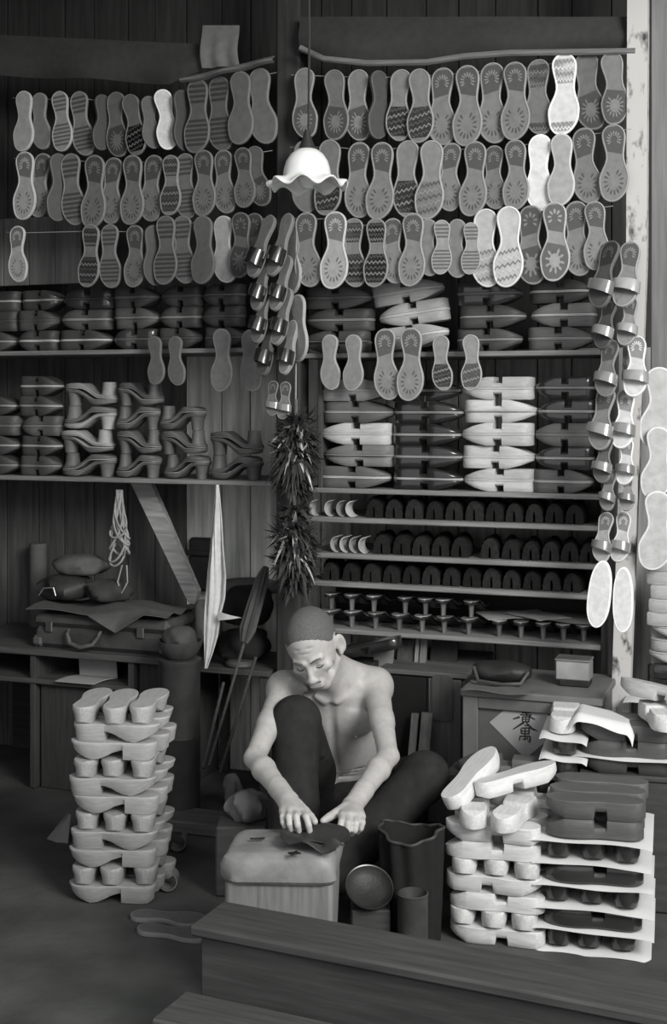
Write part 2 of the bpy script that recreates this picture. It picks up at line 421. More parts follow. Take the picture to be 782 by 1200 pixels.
M['wallp'] = mat('painted_lit_wall_boards', g=.58, rough=.8, nscale=6, namt=.4, stretch=(8, 8, .6), bump=.3, tint=(1, 1, .97))  # same boards made paler: light reaching in is put into the colour
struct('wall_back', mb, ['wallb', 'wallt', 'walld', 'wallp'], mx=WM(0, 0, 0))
mb = MB()
for i in range(26): mb.box(-1.78, -1.75, 2.6 + i * .11, 2.6 + i * .11 + .106, 0, 2.93, .002)
struct('wall_left', mb, ['wallt'])
mb = MB()
for i in range(17): mb.box(2.02, 2.05, 2.75 + i * .11, 2.75 + i * .11 + .106, 0, 2.93, .002)
struct('wall_right', mb, ['wallt'])
# pale boarded patch low between the hanging rows, by the edge of the suitcase bay
mb = MB(); a, _, zt = wl(-25, 258, .2); b, _, zb = wl(95, 332, .2)
for i in range(4): mb.box(a + (b - a) * i / 4, a + (b - a) * (i + .97) / 4, 0, .012, zb, zt, .002)
M['patchb'] = mat('grey_board', g=.16, rough=.8, nscale=7, namt=.3, stretch=(8, 8, .6))
struct('trim_1', mb, ['patchb'], mx=WM(0, .2, 0))
# posts
M['postd'] = mat('dark_post', g=.034, rough=.8, nscale=9, namt=.4, stretch=(8, 8, .6), bump=.3, tint=GRN)
mb = MB(); mb.box(wx(322), wx(350), .01, .10, 0, 2.93, .006); struct('post_centre', mb, ['postd'], mx=WM(0, 0, 0))
# whitewashed post, peeling, leaning
def whitewash():
    m, nt, b = new_mat('peeling_whitewash'); N, L = nt.nodes, nt.links
    tc = N.new('ShaderNodeTexCoord'); mp = N.new('ShaderNodeMapping'); mp.inputs['Scale'].default_value = (1, 1, .45); L.new(tc.outputs['Object'], mp.inputs[0])
    n = N.new('ShaderNodeTexNoise'); n.inputs['Scale'].default_value = 24; n.inputs['Detail'].default_value = 6; n.inputs['Roughness'].default_value = .65; L.new(mp.outputs[0], n.inputs['Vector'])
    r = N.new('ShaderNodeValToRGB'); e = r.color_ramp.elements; e[0].position = .34; e[0].color = (.05, .05, .047, 1); e[1].position = .47; e[1].color = (.48, .47, .46, 1)
    L.new(n.outputs[0], r.inputs[0]); L.new(r.outputs[0], b.inputs['Base Color']); b.inputs['Roughness'].default_value = .8
    return m
M['white'] = whitewash()
mb = MB()
yp = -.06
pts = [(770, 0), (742.5, 60), (746, 290), (744, 470), (734, 660), (722, 810), (716, 900)]
a = wl(748, -40, yp); b = wl(746, 300, yp); c = wl(721, 830, yp)
def ring(q, w): return [(q[0] - w, yp, q[2]), (q[0] + w, yp, q[2]), (q[0] + w, yp + .05, q[2]), (q[0] - w, yp + .05, q[2])]
mb.loft([ring((a[0], 0, 2.93), .030), ring(b, .030), ring((c[0], 0, 0.0), .026)])
struct('post_side', mb, ['white'], mx=WM(0, 0, 0))
mb = MB(); q = wl(774, 200, yp + .06); mb.box(q[0] - .028, q[0] + .035, yp + .055, yp + .10, 0, 2.93, .004)
M['postg'] = mat('grey_side_board', g=.16, rough=.8, nscale=8, namt=.3, stretch=(8, 8, .5))
struct('post_outer', mb, ['postg'], mx=WM(0, 0, 0))
# ================================================================ shelves
def bay(label, x0, x1, rows, extra):
    e = empty('wall_shelving', label, 'shelves', WM(0, 0, 0))
    for z in rows:
        mb = MB(); mb.box(x0, x1, 0, .335, z - .008, z + .008, .0025)
        part('shelf_board', mb, ['plank'], e, .20)
    for nm, (a, b, z0, z1) in extra:
        mb = MB(); mb.box(a, b, .012, .335, z0, z1, .002); part(nm, mb, ['plankv'], e, .06)
    return e
ZA, ZB, ZC, ZD, ZE, ZF = zrow(525, 415), zrow(530, 578.5), zrow(530, 614), zrow(530, 657.5), zrow(530, 692), zrow(540, 749)
ZG, ZH_ = zrow(160, 412), zrow(160, 563.5)
XR0, XR1 = wx(354), wx(704); XL0, XL1 = -1.62, wx(318)
bay('tall grey board shelves packed with clogs behind the seated man', XR0, XR1, [ZA, ZB, ZC, ZD, ZE, ZF],
    [('side_panel', (wx(371), wx(376), ZB + .008, ZA - .008)), ('side_panel', (XR1, XR1 + .014, ZF - .2, ZA + .05))])
rk = [o for o in bpy.data.objects if o.name.startswith('wall_shelving')][0]
mb = MB(); mb.box(XR0 + .004, XR1 - .002, .322, .333, ZF + .009, ZE - .009, .001); part('back_panel', mb, ['plank'], rk, .018)  # black sheet added to darken the gaps behind the heeled clogs
bay('two long grey board shelves of clogs above the old suitcase', XL0, XL1, [ZG, ZH_], [])
# diagonal brace under the long shelf
mb = MB(); y = .14
p, q = wl(165, 572, y), wl(222, 702, y)
d = Vector((q[0] - p[0], 0, q[2] - p[2])).normalized(); nrm = Vector((d.z, 0, -d.x)); w = .031
a0, a1 = Vector((p[0], 0, ZH_ - .010)), Vector((q[0], 0, q[2]))
poly = [(a0.x - .045, a0.z), (a0.x + .036, a0.z), (a1.x + .032, a1.z + .03), (a1.x + .022, a1.z - .02), (a1.x - .006, a1.z - .01)]
mb.prism(poly, y, y + .03)
thing('shelf_brace', mb, ['plank'], 'pale slanting wooden brace under the shelf behind the white cloth', 'brace', .30, WM(0, 0, 0))
# slack cloths along the top of the wall
def valance(px0, px1, top, bot, lab, g, y=-.02, seed=0, name='hanging_awning'):
    rnd = random.Random(seed); ph = rnd.random() * 6
    mb = MB()
    def fn(u, v):
        px = px0 + (px1 - px0) * u; xt, _, zt = wl(px, interp(top, px), y); _, _, zb = wl(px, interp(bot, px), y)
        return (xt, y - .014 * min(1, abs(px1 - px0) / 150) * math.sin(14 * u + ph) * v - .03 * v * math.sin(math.pi * v), zt + (zb - zt) * v)
    mb.sheet(fn, 60, 8, .003)
    thing(name, mb, ['cloth'], lab, 'awning', g, WM(0, 0, 0))
valance(-25, 236, [(-25, 40), (236, 52)], [(-25, 88), (100, 92), (150, 95), (200, 99), (236, 84)], 'dark slack awning cloth sagging above the soles, on the suitcase side', .05, seed=1)
valance(214, 322, [(214, 92), (322, 66)], [(214, 97), (236, 93), (260, 87), (322, 73)], 'narrow rolled grey cloth edge sloping up to the central post', .13, -.06, seed=3, name='hanging_cloth_roll')
valance(238, 281, [(238, 30), (281, 30)], [(238, 80), (281, 76)], 'small pale square of cloth hanging high beside the central post', .16, -.05, seed=4, name='hanging_cloth_square')
valance(352, 745, [(352, 20), (745, 20)], [(352, 60), (400, 72), (520, 72), (560, 62), (745, 58)], 'long dark awning cloth hanging above the top row over the crate', .045, seed=2)
mb = MB(); ppts = [wl(px, py, -.055) for px, py in ((352, 56), (380, 69), (430, 74), (500, 73), (545, 66), (600, 62), (745, 60))]
mb.tube(ppts, .010, 8); thing('hanging_pole', mb, ['plank'], 'thin grey bamboo pole along the hem of the long awning', 'pole', .16, WM(0, 0, 0))
# ================================================================ soles hung in rows
# (px of the middle, top row, bottom row, kind, shade, px the toe end lies to the right of the heel end, turn in degrees)
ROWS = {  # suitcase side toned darker: part of its weaker light is in the colours
 ('top', 'suitcase'): [(29,107,178,'plain',.30,0,0),(49,109,176,'plain',.16,4,0),(73,107,178,'band',.24,7,0),(97,107,184,'band',.15,10,0),(119,111,177,'plain',.04,0,55),(138,108,185,'fanb',.10,3,0),(158,110,183,'wave',.10,14,0),(176,113,175,'plain',.06,6,40),(195,105,176,'plain',.52,11,20),(213,106,178,'plain',.04,4,58),(232,93,180,'band',.085,0,0),(259,90,178,'band',.075,3,0),(283,84,170,'plain',.095,2,0),(308,80,170,'plain',.11,8,0)],  # leftmost soles of the suitcase rows paler: light haze put into colour
 ('second', 'suitcase'): [(30,178,258,'fan',.30,0,0),(48,180,255,'fan',.16,-12,0),(68,180,260,'plain',.05,0,55),(86,180,265,'band',.13,6,0),(111,182,268,'fan',.12,-2,0),(132,185,263,'fanh',.13,-8,0),(156,182,264,'fan',.12,0,0),(179,182,260,'fan',.12,-8,0),(201,182,253,'zig',.14,0,0),(219,180,257,'band',.11,3,0),(240,176,254,'fan',.11,2,0),(264,176,251,'fan',.12,3,0),(287,173,244,'fanh',.09,5,0),(303,171,243,'fanb',.08,11,0)],
 ('third', 'suitcase'): [(22,265,331,'fan',.30,0,0),(106,263,337,'zig',.13,-4,0),(130,263,338,'band',.12,0,0),(159,264,337,'fan',.12,0,0),(179,264,335,'plain',.05,0,50),(195,253,334,'band',.10,0,0),(216,253,333,'band',.11,3,0),(239,253,333,'plain',.085,1,0),(264,253,332,'plain',.27,3,0),(283,249,326,'flower',.08,0,0),(299,250,325,'flower',.075,0,0)],
 ('top', 'crate'): [(358,80,163,'fanb',.17,0,0),(394,82,165,'fanb',.13,5,0),(421,82,166,'fanb',.18,0,0),(443,83,164,'plain',.05,0,52),(469,82,166,'wave',.19,-6,0),(493,81,168,'wave',.18,3,0),(519,80,171,'fan',.18,-3,0),(548.5,77,172,'fan',.18,1,0),(578,74,169,'fan',.18,0,0),(604.5,73,165,'fan',.17,2,0),(632,70,159,'zigh',.14,0,0),(661.5,63,159,'zigh',.60,0,0),(691,61,154,'fanb',.11,8,0),(720,61,147,'fanb',.17,8,0)],
 ('second', 'crate'): [(357,165,250,'plain',.07,0,30),(386,164,253,'wave',.15,-3,0),(421,167,256,'fan',.18,-3,0),(447,167,258,'fan',.18,-4,0),(478,165,256,'wave',.19,-3,0),(505,165,258,'wave',.22,-4,0),(528,168,248,'fan',.18,-6,0),(556,166,254,'fan',.18,-4,0),(580,171,246,'fanh',.15,0,0),(605,164,247,'fan',.18,2,0),(633.5,158,248,'plain',.64,-1,0),(658.5,157,242,'plain',.33,0,0),(687.5,150,240,'fan',.15,6,0),(720,146,237,'fanh',.18,2,0)],
 ('third', 'crate'): [(361,249,337,'fanh',.17,3,0),(393,248,339,'fan',.34,-2,0),(415.5,256,337,'zig',.17,0,0),(441.5,256,337,'zig',.17,0,0),(462,256,333,'fanh',.19,2,0),(484,250,336,'fan',.20,-2,0),(503,257,324,'plain',.18,0,0),(518,258,322,'band',.24,0,12),(536,257,326,'plain',.18,-2,0),(552,261,322,'band',.23,0,14),(570,245,337,'wave',.42,0,0),(596.5,242,337,'wave',.45,0,0),(623,241,334,'flower',.15,0,0),(651,237,330,'flower',.26,2,0),(677,236,324,'fanh',.17,2,0),(699,236,317,'fanh',.19,5,0)],
 ('low', 'suitcase'): [(183.5,394,451,'plain',.10,4,0),(207.5,394,452,'plain',.10,2,0),(261,385,459,'plain',.14,1,0),(295,386,459,'plain',.11,1,0)],
 ('low', 'crate'): [(388,392,457,'plain',.23,0,0),(415,392,458,'plain',.21,0,0),(453.5,385,469,'fan',.22,3,0),(482,384,470,'fan',.22,-1,0),(518.5,393,458,'wave',.23,2,0),(553,392,458,'wave',.25,2,0)],
}
ROWY = {'top': -.030, 'second': -.064, 'third': -.098, 'low': -.03}
PAT = {'fan': 'fan-tread', 'fanh': 'fan-heeled', 'fanb': 'fan-toed', 'flower': 'petal-tread', 'plain': 'smooth', 'wave': 'wave-toed', 'zig': 'zigzag', 'zigh': 'zigzag-heeled', 'band': 'ribbed'}
for (row, side), items in ROWS.items():
    order = items[::-1] if side == 'suitcase' else items
    for i, (px, t, b, kind, g, dx, turn) in enumerate(order):
        yy = ROWY[row] - (.015 if i % 2 else 0) - (.012 if abs(turn) > 25 and row != 'low' else 0)
        if turn: yy = ROWY[row] - .008
        x, _, z = wl(px, (t + b) / 2, yy)
        ln = (b - t) * wscale(px, yy)
        k = kind + ('L' if i % 2 else 'R')
        mx = WM(x, yy, z, R(turn)) @ RY(-math.atan2(dx, b - t)) @ Matrix.Diagonal((ln / SL * (1.0), 1, ln / SL, 1))
        tw = 'turned edge-on, ' if turn > 25 else ''
        rw = {'top': 'top row', 'second': 'second row', 'third': 'third row', 'low': 'shelf-edge row'}[row]
        lab = f"{vis(g)} {PAT[kind]} sole, {ORD[i + 1]} from the central post, {rw} above the {side}"
        spawn(k, 'hanging_sole', mx, g, lab, 'shoe sole', f'rubber soles in the {rw} above the {side}')
    # the string they hang on
    if row != 'low':
        pxs = [it[0] for it in items]; mb = MB(); y = ROWY[row] + .004
        pp = []
        for it in items:
            x, _, z = wl(it[0], it[1] + 8, y); pp.append((x, y, z))
        pp = [(pp[0][0] - .05, y, pp[0][2] + .005)] + pp + [(pp[-1][0] + .05, y, pp[-1][2] + .004)]
        mb.tube(pp, .0012, 5)
        thing('hanging_string', mb, ['string'], f"thin string behind the heels of the {row} row of soles above the {side}", 'string', None, WM(0, 0, 0))
# ================================================================ patent strap sandals by the central post
SL8 = [(308,250,330,.10,-12,0),(331,248,328,.12,-6,0),(309,298,368,.10,-5,0),(332,298,368,.14,-3,0),(309,334,406,.10,-2,0),(333,336,408,.15,0,0),(315,372,444,.06,2,0),(341,374,442,.19,3,0)]
for i, (px, t, b, g, dx, turn) in enumerate(SL8):
    y = -.165 + .002 * (i // 2) + .036 * (i % 2)
    x, _, z = wl(px, (t + b) / 2, y); ln = (b - t) * wscale(px, y)
    mx = WM(x, y, z, R(-14)) @ RY(-math.atan2(dx, b - t)) @ RX(R(-20)) @ Matrix.Diagonal((ln / SL * .70, 1, ln / SL, 1))
    lab = f"{'paler' if i % 2 else 'darker'} sandal with wide black patent strap, {ORD[i // 2 + 1]} pair down beside the central post"
    spawn('slide' + ('L' if i % 2 else 'R'), 'hanging_sandal', mx, g, lab, 'sandal', 'black strapped sandals hung by the central post')
for i, (px, t, b, g) in enumerate([(320, 446, 488, .12), (334, 447, 492, .16)]):
    y = -.15; x, _, z = wl(px, (t + b) / 2, y); ln = (b - t) * wscale(px, y)
    mx = WM(x, y, z) @ RX(R(-10)) @ Matrix.Diagonal((ln / SL, ln / SL, ln / SL, 1))
    spawn('sandal' + 'RL'[i], 'hanging_sandal', mx, g, f"tiny {'paler' if i else 'darker'} child's sandal hanging just above the feather dusters", 'sandal', None, {'strap': .2})
for i, (px, t, b, g) in enumerate([(344, 262, 345, .20), (352, 345, 424, .22)]):
    y = -.085 - .02 * i; x, _, z = wl(px, (t + b) / 2, y); ln = (b - t) * wscale(px, y)
    spawn('plainL', 'hanging_sole', WM(x, y, z, R(-30)) @ RY(R(-3)) @ Matrix.Diagonal((ln / SL, 1, ln / SL, 1)), g, f"pale plain sole tucked behind the {'upper' if i == 0 else 'lower'} black strapped sandals", 'shoe sole')
mb = MB(); mb.tube([wl(347, 425, -.09), wl(346.5, 492, -.09)], .003, 6)
thing('hanging_string', mb, ['string'], 'short white cord hanging beside the tiny sandals', 'cord', None, WM(0, 0, 0))
# ================================================================ sandals on the whitewashed post
SD = [(710,280,365,.07,-5,-25,.30),(736,281,364,.20,-3,-5,.62),(712,345,412,.06,-5,-22,.45),(737,346,408,.22,-2,-5,.55),(713,397,468,.13,-4,-8,.35),(746,392,468,.55,3,-4,.5),(707,452,530,.16,-5,-10,.4),(732,455,528,.55,0,-4,.35),(709,508,568,.10,-3,-12,.35),(734,512,570,.5,2,-4,.3),(714,550,600,.15,-4,-6,.35),(736,552,600,.22,2,-4,.3),(708,600,660,.26,-6,-4,.3),(729,600,660,.42,-3,-4,.35)]
for i, (px, t, b, g, dx, turn, sg) in enumerate(SD):
    y = -.155 - .002 * (i // 2) + .034 * (i % 2); x, _, z = wl(px, (t + b) / 2, y); ln = (b - t) * wscale(px, y)
    mx = WM(x, y, z, R(turn)) @ RY(-math.atan2(dx, b - t)) @ RX(R(-19)) @ Matrix.Diagonal((ln / SL * .96, .9, ln / SL, 1))
    spawn('sandal' + ('L' if i % 2 else 'R'), 'hanging_sandal', mx, g, f"{'outer' if i % 2 else 'inner'} sandal with glossy strap, {ORD[i // 2 + 1]} pair down the whitewashed post", 'sandal', 'glossy strapped sandals down the whitewashed post', {'strap': sg * .55})
for i, (px, t, b, dx) in enumerate([(703.5, 656, 735, -9), (731, 664, 740, -1)]):
    y = -.19; x, _, z = wl(px, (t + b) / 2, y); ln = (b - t) * wscale(px, y)
    spawn('oval', 'hanging_slipper_sole', WM(x, y, z) @ RY(-math.atan2(dx, b - t)) @ Matrix.Diagonal((ln / SL * (1.02 if i == 0 else .92), 1, ln / SL, 1)), .62, f"long white oval slipper sole at the foot of the whitewashed post, {'outer' if i else 'inner'} one", 'shoe sole', 'white slipper soles under the post sandals')
for i, (px, t, b) in enumerate([(771, 430, 525), (770, 500, 585), (769, 575, 668)]):
    y = -.03 - .02 * i; x, _, z = wl(px, (t + b) / 2, y); ln = (b - t) * wscale(px, y)
    spawn('plainL', 'hanging_sole', WM(x, y, z, R(10)) @ RY(R(3)) @ Matrix.Diagonal((ln / SL * 1.1, 1, ln / SL, 1)), .42, f"large pale sole hanging beyond the whitewashed post, {ORD[i + 1]} from the top", 'shoe sole')
# ================================================================ lamp
Yl = 3.5; o = P(360, 174, Yl)
e = empty('hanging_lamp', 'white ruffled glass shade lamp hanging in front of the soles', 'lamp', T(*o))
mb = MB(); prof = [(.016, .0), (.030, -.004), (.046, -.017), (.058, -.036), (.0635, -.056), (.066, -.074), (.072, -.082), (.084, -.088), (.098, -.092), (.1075, -.096), (.1095, -.100)]
n = 96; rings = []
for side in (0, 1):
    for r, z in (prof if side == 0 else prof[::-1]):
        rr = []
        for j in range(n):
            a = 2 * math.pi * j / n; k = max(0, (r - .066) / .0435)
            rr.append(((r - .003 * side) * math.cos(a) * (1 + .03 * k * math.cos(8 * a)), (r - .003 * side) * math.sin(a) * (1 + .03 * k * math.cos(8 * a)), z - .0025 * side + .0105 * k * math.cos(8 * a + .9)))
        rings.append(rr)
mb.loft(rings, cap=False)
M['milk'] = mat('milk_glass', g=.74, rough=.22, namt=.03, coat=.3, sub=.3)
part('lamp_shade', mb, ['milk'], e, smooth=70)
mb = MB(); mb.lathe([(.0, .052), (.007, .05), (.012, .03), (.019, .012), (.024, -.002), (.022, -.008), (0, -.008)], 24); part('lamp_holder', mb, ['cord'], e)
mb = MB(); mb.tube([(.004, 0, .05), (.006, 0, .3), (.003, 0, 2.94 - o.z)], .0035, 6); part('lamp_cord', mb, ['cord'], e)
mb = MB(); mb.lathe([(0, -.112), (.012, -.109), (.021, -.098), (.026, -.083), (.024, -.066), (.014, -.045), (.012, -.02), (0, -.02)], 24); part('light_bulb', mb, ['milk'], e)
# ================================================================ feather dusters
def duster(px, t, b, lab, seed, pale):
    y = -.13; x0, _, z0 = wl(px, t, y); x1, _, z1 = wl(px + 2, b, y); rnd = random.Random(seed)
    e = empty('hanging_feather_duster', lab, 'feather duster', WM(x0, y, z0))
    L = z0 - z1
    mb = MB(); mb.tube([(0, 0, .05), (0, 0, -L * .9)], .006, 8); part('handle', mb, ['plank'], e, .1)
    for nm, cnt, g in (('feathers', 760, .04), ('pale_feathers', pale, .5)):
        mb = MB()
        for i in range(cnt):
            if nm == 'feathers': s = rnd.random()
            else: s = rnd.choice([.43, .47, .60, .22, .27]) + rnd.uniform(-.03, .03)
            a = rnd.uniform(0, 2 * math.pi) if nm == 'feathers' else rnd.uniform(math.pi * 1.1, math.pi * 1.95)
            R0 = (.026 + .022 * math.sin(math.pi * min(1, s * 1.1))) * (1 + .25 * math.sin(s * 17 + seed))
            dirv = Vector((math.cos(a), math.sin(a), rnd.uniform(-.8, .5))); p = Vector((0, 0, -L * (.02 + .93 * s))) + dirv * .008
            ln = rnd.uniform(.9, 1.45) * R0 + .018; w = rnd.uniform(.004, .0095); cd = rnd.uniform(-.9, 1.5); side = dirv.cross(Vector((0, 0, 1))).normalized()
            tw = rnd.uniform(-.8, .8); side = (side * math.cos(tw) + Vector((0, 0, 1)) * math.sin(tw))
            L_, R_ = [], []
            for q in range(5):
                u = q / 4; c = p + dirv * ln * u + Vector((0, 0, -1)) * ln * cd * u * u * .7
                ww = w * (math.sin(math.pi * min(.98, .18 + .8 * u))); L_.append(c - side * ww); R_.append(c + side * ww)
            vs = L_ + R_; mb.add(vs, [(q, q + 1, 5 + q + 1, 5 + q) for q in range(4)])
        ob = part(nm, mb, ['feather'], e, g, smooth=60); ob['kind'] = 'stuff'
duster(347, 486, 574, 'upper dark feather duster hanging beside the clog shelves', 5, 26)
duster(345, 592, 692, 'lower feather duster with pale tufts hanging above the man', 9, 40)
# ================================================================ white cloth on the long shelf
mb = MB(); y = -.05
edge_l = [(568, 253), (600, 250), (640, 246), (670, 242), (700, 240), (740, 239), (783, 240)]
edge_r = [(568, 256), (600, 259), (640, 262), (675, 266), (700, 265), (722, 259), (745, 256), (765, 250), (783, 243)]
def cl(u, v):
    py = 568 + 215 * v; l, r = interp(edge_l, py), interp(edge_r, py); px = l + (r - l) * u
    am = .016 * math.sin(math.pi * min(1, v * 1.3 + .05)) + .002
    yy = y + am * math.sin(u * 9 + 2.2 * v) + am * .4 * math.sin(u * 21 + 5)
    x, _, z = wl(px, py, y); return (x, yy, z)
mb.sheet(cl, 30, 40, .002)
def tipf(u, v):
    px = 256 + 28 * u; py = 722 - 6 * (1 - u) + 11 * (1 - u) * v + 1.5 * u
    x, _, z = wl(px, py, y - .02); return (x, y - .022 - .01 * math.sin(3 * u), z)
mb.sheet(tipf, 10, 4, .002)
thing('hanging_cloth', mb, ['cloth'], 'long white cloth hung from the shelf edge in twisted folds', 'cloth', .62, WM(0, 0, 0), smooth=60)
# ================================================================ clogs piled sole to sole on the shelves
def frame_of(fm): return fm                     # a 4x4 for the pile's base: x along the clogs, y away from the viewer, z up
def lay(kind, fm, x, y, z, H, yaw, flip, g, label, group, insole=None, cat='clog', name='wooden_clog'):
    """flip: lying upside down, its top at z"""
    if flip: mx = fm @ T(x, y, z + H) @ RZ(yaw) @ RX(math.pi)
    else: mx = fm @ T(x, y, z) @ RZ(yaw)
    return spawn(kind, name, mx, g, label, cat, group, {'insole': insole if insole else g})
WP = WH + .0037
def pair_column(where, px0, px1, zb, n, gs, dirs, ins, y0=.052, kind='wedge', rnd=None, tilt=0.0, desc='', gap=0.0008, hs=1.0):
    rnd = rnd or random.Random(int(px0)); xa, xb = wx(px0, y0), wx(px1, y0); cx = (xa + xb) / 2; sx = (xb - xa) / CL
    z = zb + .0085
    for k in range(n):
        g, d, i_ = gs[k % len(gs)], dirs[k % len(dirs)], ins[k % len(ins)]
        kd = 'wedge_dark' if g < .05 else kind
        dx = rnd.uniform(-.008, .008); yw = rnd.uniform(-.05, .05)
        for up in (0, 1):
            yy = (0 if d > 0 else math.pi) + yw + rnd.uniform(-.02, .02)
            fm = WM(cx + dx, y0 + rnd.uniform(-.006, .006), z + up * (WP * hs + .0004))
            if tilt: fm = WM(cx, y0, zb + .012) @ RY(-tilt) @ T(dx, rnd.uniform(-.005, .005), (z - zb - .0085) + up * WP + .022 * abs(tilt) * 4.5)
            fm = fm @ Matrix.Diagonal((sx, 1, hs, 1))
            gg = g * rnd.uniform(.88, 1.12)
            lab = f"{vis(g)} clog, {'upper' if up else 'lower'} of {ORD[k + 1]} pair, {desc}"
            lay(kd, fm, 0, 0, 0, WH if up == 0 else WP - .0002, yy, up == 1, gg, lab, f'clogs paired sole to sole on the {where}', i_)
        z += 2 * WP * hs + gap
SB, SA, SG, SH = 'shelf above the straps', 'upper shelf over the crate', 'upper shelf over suitcase', 'long shelf over suitcase'
# toe at -x. direction 1: toe towards the post
pair_column(SB, 379, 461, ZB, 5, [.10, .17, .42, .11, .26], [-1, 1, 1, -1, -1], [.5, .3, .5, .35, .4], desc='first pile from post, shelf above the straps', hs=.975)
pair_column(SB, 462, 543, ZB, 5, [.018, .02, .016, .02, .022], [-1, -1, -1, -1, -1], [.5, .3, .35, .4, .22], desc='second pile from post, shelf above the straps', hs=.97)
pair_column(SB, 544, 628, ZB, 5, [.46, .5, .44, .48, .43], [1, -1, 1, -1, 1], [.52, .56, .5, .56, .5], desc='third pile from post, shelf above the straps', hs=.99)
pair_column(SB, 629, 699, ZB, 5, [.10, .035, .13, .03, .028], [-1, 1, 1, 1, 1], [.4, .45, .22, .5, .3], desc='fourth pile from post, shelf above the straps', hs=.99)
pair_column(SA, 359, 437, ZA, 3, [.06, .05, .07], [1, 1, -1], [.2, .22, .18], desc='first pile from post, upper shelf over the crate')
pair_column(SA, 448, 530, ZA, 3, [.30, .34, .32], [-1, 1, -1], [.55, .5, .5], desc='tilted pile, upper shelf over the crate', tilt=.13)
pair_column(SA, 538, 614, ZA, 3, [.055, .05, .045], [-1, -1, -1], [.22, .25, .2], desc='third pile from post, upper shelf over the crate')
pair_column(SA, 621, 697, ZA, 3, [.09, .15, .05], [-1, 1, -1], [.3, .55, .5], desc='fourth pile from post, upper shelf over the crate')
cols = [(-26, 24), (27, 73), (76, 134), (137, 188), (190, 238), (241, 288)]
names = ['sixth', 'fifth', 'fourth', 'third', 'second', 'first']
tones = [[.06, .05, .05], [.05, .06, .045], [.05, .07, .04], [.04, .08, .06], [.05, .05, .05], [.05, .05, .05]]
inss = [[.3, .1, .4], [.55, .1, .35], [.5, .30, .08], [.12, .3, .2], [.1, .25, .12], [.12, .1, .15]]
for (a, b), nm, tn, i_ in zip(cols, names, tones, inss):
    pair_column(SG, a, b, ZG, 3, tn, [1, -1, -1] if nm in ('fifth', 'third') else [-1, 1, 1], i_, desc=f'{nm} pile from post, upper shelf over suitcase', y0=.06, rnd=random.Random(len(nm) * 7 + int(b)))
for (a, b), nm in zip(cols[:2], ('sixth', 'fifth')):
    pair_column(SH, a, b, ZH_, 5 if nm == 'fifth' else 4, [.07, .06, .08, .06, .05], [-1, -1, 1, -1, -1], [.22, .4, .2, .45, .45], desc=f'{nm} pile from post, long shelf over suitcase', y0=.06, hs=.98)
def heel_column(px0, px1, zb, n, gs, ins, desc, where, y0=.06):
    rnd = random.Random(int(px1)); xa, xb = wx(px0, y0), wx(px1, y0); cx = (xa + xb) / 2; sx = (xb - xa) / CL; z = zb + .0085; PH = .0832
    for k in range(n):
        d = k % 2; dx = rnd.uniform(-.012, .012)
        for up in (0, 1):
            g = gs[(k + up) % len(gs)] * rnd.uniform(.85, 1.15)
            fm = WM(cx + dx, y0 + rnd.uniform(-.006, .006), z) @ Matrix.Diagonal((sx, 1, 1, 1))
            yaw = (math.pi if d else 0) + rnd.uniform(-.07, .07)
            if up: mx = fm @ T(0, 0, PH) @ RZ(yaw) @ RY(math.pi)
            else: mx = fm @ RZ(yaw)
            lab = f"{vis(gs[(k + up) % len(gs)])} heeled clog, {'upper' if up else 'lower'} of {ORD[k + 1]} pair, {desc}"
            spawn('heeled', 'heeled_clog', mx, g, lab, 'clog', f'heeled clogs paired on the {where}', {'insole': ins[(k + up) % len(ins)], 'heel': g * 1.1})
        z += PH + .001
heel_column(76, 136, ZH_, 4, [.12, .10, .34, .16, .22, .12], [.25, .4, .3], 'fourth pile from post, long shelf over suitcase', SH)
heel_column(139, 189, ZH_, 4, [.10, .09, .11, .10], [.3, .2, .3], 'third pile from post, long shelf over suitcase', SH)
heel_column(191, 243, ZH_, 3, [.09, .085, .1], [.3, .18, .2], 'second pile from post, long shelf over suitcase', SH)
heel_column(247, 307, ZH_, 2, [.08, .09, .075], [.25, .16, .2], 'first pile from post, long shelf over suitcase', SH)
# ================================================================ bent straps on the three narrow shelves
def straps(zb, pxs, gs, shelf, back=True):
    rnd = random.Random(int(zb * 1000))
    for i, px in enumerate(pxs):
        for dp in ((0, 1) if back else (0,)):
            y = .03 + dp * .105; sc = rnd.uniform(.92, 1.0)
            g = gs[i % len(gs)]
            lab = f"{'front' if dp == 0 else 'rear'} bent black strap, {ORD[i + 1]} from the post, {shelf}"
            spawn('strap', 'sandal_strap', WM(wx(px, y), y, zb + .0085, rnd.uniform(-.12, .12)) @ Matrix.Diagonal((sc * .98, 1, sc * 1.05, 1)), g, lab, 'strap', f'bent black straps on the {shelf}')
def crescents(zb, pxs, shelf):
    for i, px in enumerate(pxs):
        spawn('crescent', 'sandal_strap', WM(wx(px, .03), .03, zb + .0085) @ Matrix.Diagonal((1, 1, 1.05, 1)), [.34, .42, .28, .46][i % 4], f"pale curled strap, {ORD[i + 1]} from the post, {shelf}", 'strap', f'pale curled straps on the {shelf}')
crescents(ZC, [370, 388, 402, 413], 'upper strap shelf'); crescents(ZD, [395, 406, 417, 428], 'middle strap shelf')
straps(ZC, [438 + 23.5 * i for i in range(11)], [.016, .02, .024], 'upper strap shelf')
straps(ZD, [447 + 23 * i for i in range(5)] + [574, 598, 622, 645, 668, 690], [.018, .016, .022], 'middle strap shelf')
straps(ZE, [387 + 23.6 * i for i in range(13)], [.02, .016, .024], 'lower strap shelf')
